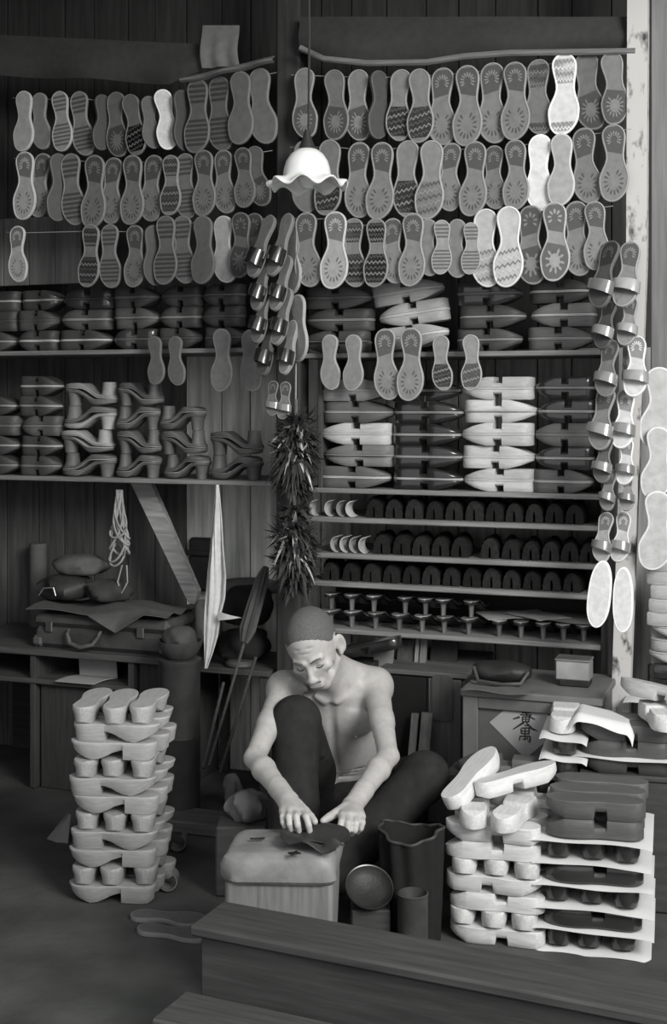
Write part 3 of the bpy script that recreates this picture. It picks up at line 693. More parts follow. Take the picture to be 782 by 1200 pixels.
# ================================================================ dark heeled clogs standing heel outward on the lowest shelf
SPR = [408, 436, 464, 491, 517, 546, 582, 608, 634, 658, 682]
SPA = [384, 408, 434, 471, 495, 516, 549]
HZT = .0575 + .0030
for row, pxs in ((0, [357, 383] + SPR), (1, SPA)):
    for i, px in enumerate(pxs):
        y = .010 + (.004 if row else 0); sc = .93
        g = .016 + .008 * ((i * 5) % 3)
        lab = f"dark heeled clog, heel outward, {ORD[i + 1]} from the post, {'upper' if row else 'lower'} row of the bottom shelf"
        zz = ZF + .0085 + row * (HZT * .9 + .001)
        mx = WM(wx(px, y), y + .119, zz, -math.pi / 2) @ Matrix.Diagonal((1, .64, .9, 1))
        spawn('heeled_dark', 'heeled_clog', mx, g, lab, 'clog', f"dark heeled clogs in the {'upper' if row else 'lower'} row of the bottom shelf", {'heel': .10 + .05 * ((i * 3) % 4) / 3, 'insole': .22 + .08 * ((i * 7) % 3)})
# sheets of card lying on the heeled clogs
def sheet_thing(mx, w, d, g, label, amp=.006, seed=0, name='paper_sheet', cat='paper', droop=0.0, group=None, th=.0012):
    rnd = random.Random(seed); p1, p2, p3 = [rnd.uniform(0, 6) for _ in range(3)]
    mb = MB()
    def fn(u, v):
        x, y = (u - .5) * w, (v - .5) * d
        e = max(0, abs(2 * u - 1) - .72) / .28; f = max(0, (1 - v) - .86) / .14
        z = amp * (math.sin(5 * u + p1) * .5 + math.sin(7 * v + p2) * .35 + .35 * math.sin(9 * u + 4 * v + p3)) * min(1, e + f) - droop * (e * e + f * f * .8)
        return (x, y, z)
    mb.sheet(fn, 26, 18, th)
    return thing(name, mb, ['paper'], label, cat, g, mx, group, 60)
for i, (px, w, d, g, yaw, dz) in enumerate([(590, .15, .15, .30, .5, .0035), (664, .20, .16, .16, -.15, .0065), (630, .13, .18, .34, .85, .0095)]):
    sheet_thing(WM(wx(px, .1), .115, ZF + .0085 + HZT * .9 + dz, yaw), w, d, g, ['small grey card sheet lying on the dark heeled clogs', 'wide grey card sheet on the dark heeled clogs by the end panel', 'curled pale card sheet lying across the dark heeled clogs'][i], .003, i, 'card_sheet', 'card')
# ================================================================ free standing stacks of clogs
def stack(key, fm, layers, kind, H, shade, labname, rnd, rows=3, pitch=.0845, epitch=.079, group=None, hs=1.0, pg=.0032):
    """layers from the floor: 'x' crosswise, 'X' crosswise upside down, with 'r' reversed; 'e' end-on heels outward; 'p' a paper sheet"""
    z = 0.0; n = 0; dp = (rows - 1) * pitch
    for ly in layers:
        if ly[0] == 'p':
            sheet_thing(fm @ T(rnd.uniform(-.006, .006), dp / 2, z + .0040), .285 + rnd.uniform(-.01, .02), dp + .105, .62, f"white paper sheet under the {ORD[n + 1]} layer of {labname}", .004, n * 7 + len(labname), droop=.004, group=f'paper sheets between layers of {labname}')
            z += pg; continue
        n += 1
        if ly[0] in 'xX':
            for r in range(rows):
                g = shade(n, r) ; yaw = (math.pi if 'r' in ly else 0) + rnd.uniform(-.05, .05)
                pos = ('front', 'middle', 'rear')[r] if rows == 3 else ('front', 'rear')[r]
                lab = f"{vis(g)} clog crosswise, {pos} of {ORD[n]} layer, {labname}"
                lay(kind(g), fm @ T(0, 0, z) @ Matrix.Diagonal((1, 1, hs, 1)), rnd.uniform(-.007, .007) + (.010 if r else 0), r * pitch + rnd.uniform(-.002, .002), 0, H, yaw, ly[0] == 'X', g, lab, group)
        else:
            for c in range(3):
                g = shade(n, c); yaw = -math.pi / 2 + rnd.uniform(-.05, .05)
                pos = ('one end', 'the middle', 'the other end')[c]
                pos = ('suitcase side', 'middle', 'man side')[c] if key == 'tall' else ('man side', 'middle', 'outer side')[c]
                lab = f"{vis(g)} clog heel outward, {pos} of {ORD[n]} layer, {labname}"
                lay(kind(g), fm @ T(0, 0, z) @ Matrix.Diagonal((.92, 1, hs, 1)), (c - 1) * epitch / .92 + rnd.uniform(-.003, .003), dp / 2 + rnd.uniform(-.012, .006) - .004, 0, H, yaw, 'i' in ly, g, lab, group)
        z += H * hs + .0006
    return z
rnd = random.Random(4)
g0 = G(131, 1063)
fm0 = T(g0.x, g0.y + .05, 0.0015) @ RZ(R(-4))
stack('tall', fm0, ['x', 'e', 'x', 'xr', 'e', 'x', 'xr', 'e', 'x', 'xr', 'e'], lambda g: 'wavy', VH, lambda n, r: .245 + .035 * ((n * 3 + r * 5) % 4) / 3 + .012 * n, 'tall stack by the suitcase', rnd, group='raw clogs in the tall stack by the suitcase')  # lower layers toned darker: fall-off of light put into the colour
rnd = random.Random(8)
g1 = G(582, 1108); F1 = T(g1.x, g1.y + .03, 0.0015) @ RZ(TH * .75)
z1 = stack('pale', F1, ['x', 'e', 'X', 'xr', 'e', 'X', 'x'], lambda g: 'geta', GH, lambda n, r: .50 + .04 * ((n + r * 2) % 3), 'white stack before the crate', rnd, group='white clogs in the stack in front of the crate')
def loose(kind, mx, g, label): return spawn(kind, 'wooden_clog', mx, g, label, 'clog')
for i, (x, y, dz, rot, lab) in enumerate([
    (-.060, .045, GH, RZ(R(-82)) @ RX(math.pi), 'white clog standing loose heel outward atop the white stack, man side'),
    (.045, .035, GH, RZ(R(-100)) @ RX(math.pi), 'white clog laid loose heel outward atop the white stack, beside its middle'),
    (.085, .165, GH, RX(math.pi), 'white clog lying crosswise loose at the rear atop the white stack')]):
    loose('geta', F1 @ T(x, y, z1 + .0006 + dz) @ rot, .56, lab)
loose('geta', F1 @ T(-.062, .085, z1 + .062) @ RZ(R(-112)) @ RY(R(20)) @ RX(R(14)), .60, 'white clog tipped on its side at the very top of the white stack')
loose('geta', F1 @ T(.047, .09, z1 + GH + .022) @ RZ(R(-142)) @ RX(R(8)) @ RY(R(7)), .60, 'white clog leaning across the top of the white stack')
rnd = random.Random(3)
g2 = G(697, 1117); F2 = T(g2.x, g2.y + .03, 0.0) @ RZ(TH * .75)
tone2 = {1: .022, 2: .024, 3: .02, 4: .028, 5: .022, 6: .075, 7: .085}
z2 = stack('dark', F2, ['p', 'e', 'p', 'X', 'p', 'e', 'p', 'X', 'p', 'e', 'p', 'X', 'x'], lambda g: 'geta_dark' if g < .05 else 'geta', GH, lambda n, r: tone2[n] * (1 + .15 * r), 'paper-layered stack beside the white stack', rnd, hs=1.09, pg=.0085, group='clogs in the paper-layered stack')
# rear pile on a low box
M['boxw'] = mat('dark_box_wood', g=.045, rough=.7, nscale=9, namt=.3, stretch=(1, 8, 8), bump=.2)
g3 = F2 @ Vector((.070, .292, 0)); F3 = T(g3.x, g3.y, 0) @ RZ(TH * .75)
e = empty('low_crate', 'dark low wooden crate behind the paper-layered stack', 'crate', F3 @ T(0, .045, 0))
mb = MB(); mb.box(-.115, .19, -.08, .08, 0.002, .345, .004); part('body', mb, ['boxw'], e)
mb = MB(); mb.box(-.12, .198, -.085, .085, .345, .360, .004); part('lid', mb, ['boxw'], e)
F3b = F3 @ T(0, 0, .3605)
rnd = random.Random(6)
tone3 = {1: .05, 2: .07, 3: .09}
z3 = stack('rear', F3b, ['x', 'p', 'X', 'x'], lambda g: 'geta', GH, lambda n, r: tone3[n], 'rear pile over the paper-layered stack', rnd, rows=2, group='clogs in the rear pile')
sheet_thing(F3b @ T(-.055, .03, z3 + .012) @ RY(R(10)) @ RX(R(-6)), .17, .20, .64, 'white paper sheet draped on top of the rear pile', .006, 91, droop=.030)
loose('geta', F3b @ T(.085, .02, z3 + GH + .004) @ RZ(R(-78)) @ RX(math.pi), .58, 'white clog laid heel outward on top of the rear pile')
loose('geta', F3b @ T(.09, .05, z3 + GH + .010) @ RZ(R(-25)) @ RX(R(-10)) @ RY(R(4)), .42, 'grey-topped clog lying slanted at the summit of the rear pile')
# little pile between the crate and the rear pile
F4 = F3 @ T(-.135, .01, 0)
e = empty('stool', 'dark small wooden stool under the little pile beside the crate', 'stool', F4 @ T(0, .04, 0))
mb = MB(); mb.box(-.10, .010, -.11, .07, .335, .358, .004); part('seat', mb, ['boxw'], e)
for sx, sy in ((-.09, -.10), (-.02, -.10), (-.09, .03), (-.02, .03)):
    mb = MB(); mb.box(sx, sx + .028, sy, sy + .028, .0015, .335, .003); part('leg', mb, ['boxw'], e)
z = .3585
for k in range(2):
    lay('geta_dark', F4, -.02, .03, z, GH, -math.pi / 2, False, .03, f"dark clog laid heel outward in the little pile, {'upper' if k else 'lower'} layer", None)
    z += GH + .001
    sheet_thing(F4 @ T(-.022, .02, z + .0045) @ RY(R(5)), .125, .24, .62, f"white paper sheet in the little pile beside the crate, {'upper' if k else 'lower'}", .003, 40 + k, droop=.006); z += .009
loose('geta', F4 @ T(-.03, .05, z + GH + .002) @ RZ(-math.pi / 2) @ RX(math.pi), .56, 'white clog heel outward topping the little pile beside the crate')
# stacks beyond the whitewashed post
q = wl(782, 640, .02); 
e = empty('side_bench', 'dark board bench carrying boards beyond the whitewashed post', 'bench', WM(q[0] + .07, .05, 0))
zt = zrow(765, 812, .0)
mb = MB(); mb.box(-.12, .16, -.12, .25, zt - .022, zt, .003); part('seat', mb, ['boxw'], e)
for sx in (-.10, .11):
    for sy in (-.10, .2):
        mb = MB(); mb.box(sx, sx + .03, sy, sy + .03, 0.0015, zt - .022, .003); part('leg', mb, ['boxw'], e)
FB = WM(q[0] + .07, .05, zt + .0005)
z = 0
sheet_thing(FB @ T(-.06, -.06, .005), .24, .28, .6, 'white paper sheet under the black clogs beyond the whitewashed post', .003, 77, droop=.004); z = .0085
for k in range(2):
    lay('geta_dark', FB, -.005, -.055, z, GH, math.pi * k, k == 1, .02, f"black clog on the side bench beyond the post, {'upper' if k else 'lower'} one", None); z += GH + .001
for k in range(3):
    mbg = [.42, .36, .46][k]
    lay('wedge', FB, .0 + .004 * k, -.05, z, WP, math.pi * (k % 2), False, mbg, f"pale clog beyond the whitewashed post, {ORD[k + 1]} above the black clogs", None); z += WP + .002
for k in range(6):
    mb = MB(); poly = [(x, y) for x, y in [(-.12, -.05), (-.10, -.062), (.10, -.062), (.12, -.05), (.12, .05), (.10, .062), (-.10, .062), (-.12, .05)]]
    h = .040
    mb.loft([[(x, y, 0) for x, y in poly], [(x * 1.02, y * 1.03, .006) for x, y in poly], [(x * 1.02, y * 1.03, h - .006) for x, y in poly], [(x, y, h) for x, y in poly]])
    thing('wooden_block', mb, ['wood'], f"pale planed sole block beyond the whitewashed post, {ORD[k + 1]} from the bottom", 'wood block', .45, FB @ T(.004 * (k % 3), -.03, z) @ RZ(R(2 * (k % 3) - 2)), 'planed sole blocks beyond the post'); z += h + .001
# ================================================================ old suitcase on the low open cabinet
y0 = -.12; xa, _, zt = wl(28, 760, y0); xb = wx(190, y0)
e = empty('low_cabinet', 'dark open wooden cabinet carrying the old suitcase', 'cabinet', WM(0, 0, 0))
zl = wl(100, 801, y0)[2]
mb = MB(); mb.box(xa - .35, xb, y0, .33, zt - .022, zt, .003); part('cabinet_top', mb, ['plank'], e, .07)
mb = MB(); mb.box(xa - .34, wx(150, y0), y0 + .005, .33, zl - .018, zl, .003); part('shelf_board', mb, ['plank'], e, .06)
for px in (33, 148, 183):
    x = wx(px, y0); mb = MB(); mb.box(x, x + .022, y0 + .01, .33, .0015, zt - .022, .002); part('side_panel', mb, ['plankv'], e, .045)
mb = MB(); mb.box(xa - .34, xb - .01, .315, .33, .0015, zt - .022, .002); part('back_panel', mb, ['plank'], e, .03)
mb = MB(); mb.box(wx(36, y0) + .022, wx(147, y0), y0 + .03, y0 + .05, .0015, zl - .018, .002); part('door', mb, ['plankv'], e, .035)
mb = MB(); mb.box(wx(152, y0) + .02, wx(182, y0), y0 + .03, y0 + .05, .0015, zt - .022, .002); part('door', mb, ['plankv'], e, .03)
# booklet leaning in the opening
mb = MB(); bx = wx(98, y0); w2 = .075
mb.sheet(lambda u, v: (bx - w2 + 2 * w2 * u - .028 * (1 - v) , y0 - .015 + .115 * v, zl + .0045 + .010 * math.sin(math.pi * v) * .5), 8, 10, .003)
mb.sheet(lambda u, v: (bx - w2 + 2 * w2 * u - .02 * v, y0 + .100 + .025 * v, zl + .004 + .066 * v), 8, 10, .003)
thing('booklet', mb, ['paper'], 'pale open booklet propped in the opening of the low cabinet', 'book', .33, WM(0, 0, 0))
# suitcase
sx0, sx1 = wx(38, -.09), wx(196, -.09); sw = sx1 - sx0; hs = .118
e = empty('suitcase', 'old dark leather suitcase lying flat on the low cabinet', 'suitcase', WM(sx0, -.085, zt + .0005))
mb = MB(); mb.box(0, sw, 0, .34, 0, hs * .62, .016); part('body', mb, ['leather'], e, .055)
mb = MB(); mb.box(-.003, sw + .003, -.003, .343, hs * .63, hs, .016); part('lid', mb, ['leather'], e, .065)
mb = MB(); hx = sw * .40
mb.tube([(hx - .062, -.006, hs * .60), (hx - .062, -.020, hs * .50), (hx - .045, -.030, hs * .24), (hx, -.034, hs * .14), (hx + .045, -.030, hs * .24), (hx + .062, -.020, hs * .50), (hx + .062, -.006, hs * .60)], [.006, .007, .008, .009, .008, .007, .006], 10)
part('handle', mb, ['leather'], e, .09)
for f in (.10, .78):
    mb = MB(); mb.box(sw * f, sw * f + .028, -.009, 0, hs * .48, hs * .80, .003); part('latch', mb, ['metal'], e, .2)
for f in (0, 1):
    mb = MB(); x0 = -.006 if f == 0 else sw - .04; mb.box(x0, x0 + .046, -.007, .03, hs * .02, hs * .36, .012); part('corner', mb, ['leather'], e, .10)
zs = zt + hs + .001
def clothtop(u, v):
    x = sx0 - .01 + (sw + .01) * u; tri = max(0, 1 - abs(u - .66) / .20)
    f = .012 * math.sin(9 * u + 4 * v) + .01 * math.sin(17 * u * v + 3)
    yy = -.10 + .26 * v; z = zs + .010 + f * .55
    lim = .10 - .01
    if v < .2: 
        k = 1 - v / .2; z -= tri * .060 * k ** 1.5 + .006 * k; yy -= .006 * k
    return (x, yy, z)
mb = MB(); mb.sheet(clothtop, 50, 20, .003)
thing('cloth_cover', mb, ['cloth'], 'creased grey cloth spread over the old suitcase with hanging corner', 'cloth', .10, WM(0, -.012, .014), smooth=60)
# things heaped on the suitcase
zc = zs + .036
def blob_ring(cx, cy, cz, rx, ry, rz, seed, n=22, m=14, amp=.12):
    rnd = random.Random(seed); ph = [rnd.uniform(0, 6) for _ in range(6)]; rings = []
    for i in range(m + 1):
        a = -math.pi / 2 + math.pi * i / m; rr = []
        for j in range(n):
            b = 2 * math.pi * j / n; q = 1 + amp * (math.sin(3 * b + ph[0]) * math.cos(2 * a + ph[1]) + .6 * math.sin(5 * b + ph[2] + 3 * a) + .4 * math.sin(8 * b + ph[3]))
            z = math.sin(a); z = max(z, -.75)
            rr.append((cx + rx * q * max(.02, math.cos(a)) ** .7 * math.cos(b), cy + ry * q * max(.02, math.cos(a)) ** .7 * math.sin(b), cz + rz * (z + .75) * (1 + .1 * amp * math.sin(b * 2))))
        rings.append(rr)
    return rings
e = empty('shoulder_bag', 'dark bag with pale wire buckle on top of the suitcase', 'bag', WM(wx(76, .05), .06, zc))
mb = MB(); mb.loft(blob_ring(0, 0, 0, .10, .09, .048, 3)); part('body', mb, ['leather'], e, .035)
mb = MB(); mb.tube([(-.055, -.094, .018), (-.03, -.102, .046), (.012, -.104, .050), (.022, -.106, .022)], .0022, 6); part('buckle', mb, ['metal'], e, .7)
e2 = thing('cloth_bundle', (lambda m: (m.loft(blob_ring(0, 0, 0, .10, .07, .040, 8, amp=.16)), m)[1])(MB()), ['cloth'], 'grey rolled cloth bundle lying on the dark bag', 'bundle', .10, WM(wx(92, .08), .09, zc + .0835), smooth=60)
thing('cloth_bundle', (lambda m: (m.loft(blob_ring(0, 0, 0, .085, .07, .042, 12, amp=.18)), m)[1])(MB()), ['cloth'], 'dark crumpled cloth bundle on the suitcase beside the bag', 'bundle', .05, WM(wx(128, .07), .06, zc), smooth=60)
mb = MB(); mb.loft([[(.034 * math.cos(2 * math.pi * j / 20), .034 * math.sin(2 * math.pi * j / 20), z) for j in range(20)] for z in (0, .004, .31, .316)])
thing('rolled_mat', mb, ['cloth'], 'grey rolled mat standing upright behind the suitcase', 'mat', .10, WM(wx(44, .28), .285, zt + .001))
# hanks of rope under the long shelf
rnd = random.Random(21); mb = MB(); xr, yr = wx(140, .04), .04; zr0, zr1 = zrow(140, 574, .04), zrow(140, 672, .04)
for k in range(9):
    pp = []; ph = rnd.uniform(0, 6); L = rnd.uniform(.55, 1.0) * (zr0 - zr1)
    for i in range(22):
        u = i / 21; s = math.sin(math.pi * u)
        pp.append((xr + .028 * math.cos(2 * math.pi * u + ph) * s + .010 * math.sin(9 * u + ph), yr + .02 * math.sin(2 * math.pi * u + ph) * s, zr0 - L * math.sin(math.pi * u)))
    mb.tube(pp, .0042, 6)
thing('hanging_rope_hank', mb, ['string'], 'tangled rope hank hanging under the long shelf beside the brace', 'rope', None, WM(0, 0, 0), smooth=60)
mb = MB(); mb.tube([(xr + .01, yr, zr1 + .03), (xr + .0, yr - .012, zr1 - .03), (xr + .018, yr - .016, zr1 - .065), (xr + .038, yr - .012, zr1 - .03), (xr + .03, yr, zr1 + .03)], .0035, 6)
thing('hanging_rope_loop', mb, ['string'], 'single rope loop dangling over the suitcase below the hank', 'rope', None, WM(0, 0, 0))
# dark pouch and strap behind the white cloth
e = empty('hanging_pouch', 'flat dark pouch hanging on the boards behind the white cloth', 'pouch', WM(0, 0, 0))
p0 = wl(221, 630, .30); p1 = wl(247, 694, .30)
mb = MB(); mb.box(p0[0], p1[0], .30, .335, p1[2], p0[2], .008); part('body', mb, ['leather'], e, .022)
mb = MB(); q0 = wl(205, 644, .29); q1 = wl(252, 652, .29); mb.box(q0[0], q1[0], .285, .299, q1[2], q0[2], .003); part('strap', mb, ['leather'], e, .02)
# crumpled thing under the brace foot
thing('crumpled_rag', (lambda m: (m.loft(blob_ring(0, 0, 0, .042, .04, .085, 31, amp=.2)), m)[1])(MB()), ['cloth'], 'knotted grey rag under the foot of the slanting brace', 'rag', .13, WM(wx(233, .10), .14, zrow(233, 752, .14)), smooth=60)
# low stand under it
e = empty('stand', 'dark low wooden stand behind the clothes by the umbrella', 'stand', WM(0, 0, 0))
sa, sb, szt = max(wx(214, .02), xb + .012), wx(318, .02), zrow(265, 782, .02)
mb = MB(); mb.box(sa, sb, .0, .33, szt - .02, szt, .003); part('stand_top', mb, ['plank'], e, .06)
for x, yy in ((sa + .01, .01), (sb - .04, .01), (sa + .01, .29), (sb - .04, .29)):
    mb = MB(); mb.box(x, x + .03, yy, yy + .03, .0015, szt - .02, .003); part('leg', mb, ['plankv'], e, .04)
mb = MB(); mb.loft(blob_ring(0, 0, 0, .085, .10, .055, 41, amp=.14)); thing('cloth_bundle', mb, ['cloth'], 'black cloth bundle on the low stand behind the white cloth', 'bundle', .02, WM(wx(283, .1), .12, szt + .0085 + .012), smooth=60)
mb = MB(); mb.loft(blob_ring(0, 0, 0, .095, .09, .075, 43, amp=.12)); thing('cloth_bundle', mb, ['cloth'], 'black cloth bundle heaped above the other on the low stand', 'bundle', .025, WM(wx(283, .14), .19, szt + .125), smooth=60)
mb = MB(); mb.lathe([(0, 0), (.046, 0), (.052, .006), (.052, .014), (.044, .022), (0, .024)], 28); thing('round_tin', mb, ['metal'], 'round dull flat tin at the front of the low stand', 'tin', .25, WM(wx(266, .02) + .035, -.0 + .056, szt + .0005))
mb = MB(); mb.loft(blob_ring(0, 0, 0, .11, .08, .03, 47, amp=.1)); thing('folded_sack', mb, ['cloth'], 'pale folded sack hem showing above the black bundles', 'sack', .14, WM(wx(290, .26), .285, szt + .215), smooth=60)
# tall tin drum with a bowl of rags
yc = -.205; gx = wx(211, yc); zc2 = zrow(211, 771, yc)
e = empty('tin_drum', 'tall dark tin drum standing beside the low cabinet', 'drum', WM(gx, yc, 0))
mb = MB(); mb.lathe([(0, .0015), (.066, .0015), (.068, .006), (.066, .02), (.066, zc2 * .5), (.068, zc2 * .5 + .006), (.066, zc2 * .5 + .012), (.066, zc2 - .02), (.069, zc2 - .012), (.069, zc2 - .002), (.064, zc2), (0, zc2 - .004)], 36); part('body', mb, ['leather'], e, .04)
mb = MB(); mb.lathe([(0, 0), (.04, 0), (.055, .012), (.070, .040), (.074, .058), (.070, .058), (.052, .016), (.0, .008)], 32); thing('bowl', mb, ['leather'], 'dark wide bowl standing on the tall tin drum', 'bowl', .06, WM(gx, yc, zc2 + .0005))
mb = MB(); mb.loft(blob_ring(0, 0, 0, .055, .055, .042, 51, amp=.12)); thing('crumpled_rag', mb, ['cloth'], 'dark crumpled rag filling the bowl on the tin drum', 'rag', .07, WM(gx, yc, zc2 + .030), smooth=60)
# umbrella leaning
a = Vector(wl(247, 890, -.32)); b = Vector(wl(312, 668, .0)); b.y = -.01
dirv = (b - a); L = dirv.length; zq = Vector((0, 0, 1)).rotation_difference(dirv).to_matrix().to_4x4()
e = empty('umbrella', 'old closed umbrella leaning against the shelf post behind the man', 'umbrella', WM(0, 0, 0) @ T(*a) @ zq)
mb = MB(); mb.tube([(0, 0, -.02), (0, 0, L * .98)], .005, 8); part('shaft', mb, ['plank'], e, .06)
mb = MB(); rings = []
for i in range(13):
    u = i / 12; r = interp([(0, .010), (.15, .022), (.5, .021), (.85, .018), (1, .008)], u)
    rings.append([(r * (1 + .28 * math.cos(7 * t)) * math.cos(t), r * (1 + .28 * math.cos(7 * t)) * math.sin(t), L * (.60 + .42 * u)) for t in [2 * math.pi * j / 42 for j in range(42)]])
mb.loft(rings); part('canopy', mb, ['cloth'], e, .075)
for i, (p, q, lab) in enumerate([((258, 905), (300, 770), 'thin dark cane leaning beside the umbrella'), ((238, 900), (262, 800), 'short grey cane leaning by the low stand')]):
    aa, bb = wl(p[0], p[1], -.26), wl(q[0], q[1], -.06); mb = MB(); mb.tube([aa, bb], .0055, 8); thing('cane', mb, ['plank'], lab, 'stick', .04 + .02 * i, WM(0, 0, 0))
thing('crumpled_rag', (lambda m: (m.loft(blob_ring(0, 0, 0, .03, .03, .06, 33, amp=.25)), m)[1])(MB()), ['cloth'], 'pale scrap of rag lying under the low stand', 'rag', .16, WM(wx(272, -.05), -.05, .0015), smooth=60)
# board along the floor behind the man
mb = MB(); q = wl(190, 950, -.25); mb.box(q[0], q[0] + .62, -.36, -.22, .0015, .04, .004); thing('floor_board', mb, ['plank'], 'old brown board lying on the floor behind the man', 'board', .10, WM(0, 0, 0))
# ================================================================ behind the man, other side: low cupboard
yk = -.08; ka, kb, kz = wx(446, yk), wx(543, yk), zrow(495, 787, yk)
e = empty('low_cupboard', 'dark low cupboard with two doors between the man and the crate', 'cupboard', WM(0, 0, 0))
mb = MB(); mb.box(ka, kb, yk + .02, .30, .0015, kz - .015, .003); part('body', mb, ['plankv'], e, .045)
mb = MB(); mb.box(ka - .01, kb + .01, yk, .31, kz - .015, kz, .003); part('cupboard_top', mb, ['plank'], e, .09)
km = wx(500, yk)
mb = MB(); mb.box(ka + .012, km - .004, yk + .004, yk + .019, .03, kz - .02, .003); part('door', mb, ['lacq'], e, .018)
mb = MB(); mb.box(km + .004, kb - .008, yk + .004, yk + .019, .03, kz - .02, .003); d = part('door', mb, ['plankv'], e, .085, label='greyer door with rounded inset panel')
c0, c1 = wl(506, 790, yk), wl(531, 846, yk); mb = MB(); rr = .018; poly = []
for cx, cz, a0 in ((c1[0] - rr, c0[2] - rr, 0), (c0[0] + rr, c0[2] - rr, 90), (c0[0] + rr, c1[2] + rr, 180), (c1[0] - rr, c1[2] + rr, 270)):
    for i in range(6): poly.append((cx + rr * math.cos(R(a0 + 18 * i)), cz + rr * math.sin(R(a0 + 18 * i))))
mb.prism(poly, yk - .002, yk + .0038); obj('inset_panel', mb.mesh('inset_panel', ['plankv']), None, d, .06)
def board(p, q, yb, yt, g, lab, name='leaning_board', cat='board', m='plankv', th=.014):
    a0 = wl(p[0], p[1], yb); b0 = wl(q[0], q[1], yb); zz0, zz1 = b0[2], a0[2]
    mb = MB(); mb.loft([[(a0[0], yb, zz0), (b0[0], yb, zz0), (b0[0], yb + th, zz0), (a0[0], yb + th, zz0)], [(a0[0], yt, zz1), (b0[0], yt, zz1), (b0[0], yt + th, zz1), (a0[0], yt + th, zz1)]])
    return thing(name, mb, [m], lab, cat, g, WM(0, 0, 0))
board((464, 752), (483, 785.5), .05, .09, .06, 'narrow dark board leaning on the low cupboard near the man')
board((503, 750), (534, 785.2), .08, .12, .02, 'wide black board leaning on the low cupboard beside the crate')
for i, (a_, b_, g) in enumerate([(485, 489, .22), (491, 498, .16)]):
    board((a_, 746), (b_, 785.2), .045, .075, g, ['thin pale slat', 'wider grey slat'][i] + ' standing on the low cupboard between two dark boards', 'slat', 'slat')
board((437, 744), (459, 786), .0, .03, .20, 'small framed grey card on the low cupboard behind the man\'s shoulder', 'framed_card', 'card', 'paper')
lay('wedge_dark', WM(wx(438, .0), -.055, zrow(438, 766, -.05)) @ RY(R(-14)), 0, 0, 0, WH, 0, False, .02, 'black clog poking out behind the shoulder of the man', None)
e = empty('peg', 'short dark peg shelf under the black clog behind the man', 'peg', WM(wx(440, .0), -.05, 0))
mb = MB(); mb.box(-.13, .01, -.05, .10, 0.0015, zrow(438, 766, -.05) - .032, .003); part('body', mb, ['plankv'], e, .03)
for i, (p, q, g) in enumerate([((474, 843), (482, 935), .10), ((486, 842), (499, 935), .12)]):
    board(p, q, -.19, -.11, g, ['narrow', 'broader'][i] + ' grey slat leaning upright behind the bent knee of the man', 'slat', 'slat', th=.01)
# ================================================================ crate with the paper diamond
yk = -.34; ca, cb = wx(542, yk, 806), wx(704, yk, 818); cz = wl(600, 811, yk)[2]; cd = .33
e = empty('wooden_crate', 'grey panelled wooden chest with a pale paper diamond on its front', 'chest', WM(0, 0, 0))
M['chest'] = mat('painted_chest', f=1.0, rough=.6, nscale=16, namt=.18, stretch=(1, 1, 1), bump=.15)
w = .020; sw = wx(560, yk, 806) - ca
mb = MB(); mb.box(ca + .004, cb - .004, yk + .014, yk + cd, .0015, cz - .022, .002); part('body', mb, ['chest'], e, .085)
mb = MB(); mb.box(ca - .006, cb + .006, yk - .006, yk + cd + .005, cz - .022, cz, .004); part('lid', mb, ['chest'], e, .125)
for x0, x1 in ((ca, ca + sw), (cb - sw, cb)):
    mb = MB(); mb.box(x0, x1, yk, yk + .0138, .0015, cz - .0225, .003); part('stile', mb, ['chest'], e, .12)
for z0, z1 in ((.0015, .05), (cz - .055, cz - .0225)):
    mb = MB(); mb.box(ca + sw, cb - sw, yk, yk + .0138, z0, z1, .003); part('rail', mb, ['chest'], e, .11)
dc = wl(616, 850, yk + .013); s = wscale(616, yk)
mb = MB(); hwx, hz = 43 * s, 39 * s
mb.prism([(-hwx, 0), (0, hz), (hwx, 0), (0, -hz)], -.0008, 0)
pd = part('paper_diamond', mb, ['paper'], e, .30, T(dc[0], yk + .0128, dc[2]), label='pale paper diamond with black brush writing')
mb = MB()
def stroke(x0, y0, x1, y1, w0, w1):
    def cv(x, y): return ((x - 440) / 7.82 * s, -(y - 400) / 7.82 * s)
    a, b = cv(x0, y0), cv(x1, y1); dx, dz = b[0] - a[0], b[1] - a[1]; l = math.hypot(dx, dz); nx, nz = -dz / l, dx / l; w0 *= s / 7.82 / 2; w1 *= s / 7.82 / 2
    mb.prism([(a[0] - nx * w0, a[1] - nz * w0), (b[0] - nx * w1, b[1] - nz * w1), (b[0] + nx * w1, b[1] + nz * w1), (a[0] + nx * w0, a[1] + nz * w0)], -.0012, -.0009)
for st in [(452, 252, 450, 312, 18, 14), (408, 286, 488, 280, 12, 15), (392, 306, 500, 300, 13, 15), (325, 352, 388, 326, 10, 20), (470, 312, 530, 340, 20, 10), (415, 322, 412, 368, 14, 12), (412, 324, 478, 318, 12, 14), (478, 318, 472, 366, 16, 12), (414, 345, 474, 341, 10, 10), (412, 368, 476, 362, 12, 14), (446, 320, 444, 368, 10, 10), (428, 372, 325, 446, 22, 9), (448, 372, 500, 425, 14, 22), (500, 425, 556, 444, 22, 7),
           (432, 398, 462, 402, 14, 12), (404, 428, 478, 420, 12, 14), (400, 432, 404, 480, 13, 13), (476, 422, 474, 476, 15, 13), (404, 454, 474, 450, 11, 11), (404, 478, 476, 474, 12, 13), (438, 426, 436, 540, 12, 11), (390, 504, 486, 496, 12, 14), (392, 504, 384, 545, 13, 8), (486, 498, 482, 550, 15, 16), (482, 550, 462, 542, 14, 6), (410, 530, 456, 522, 10, 9), (454, 508, 468, 530, 9, 12)]: stroke(*st)
obj('writing', mb.mesh('writing', ['ink'], 0), None, pd)
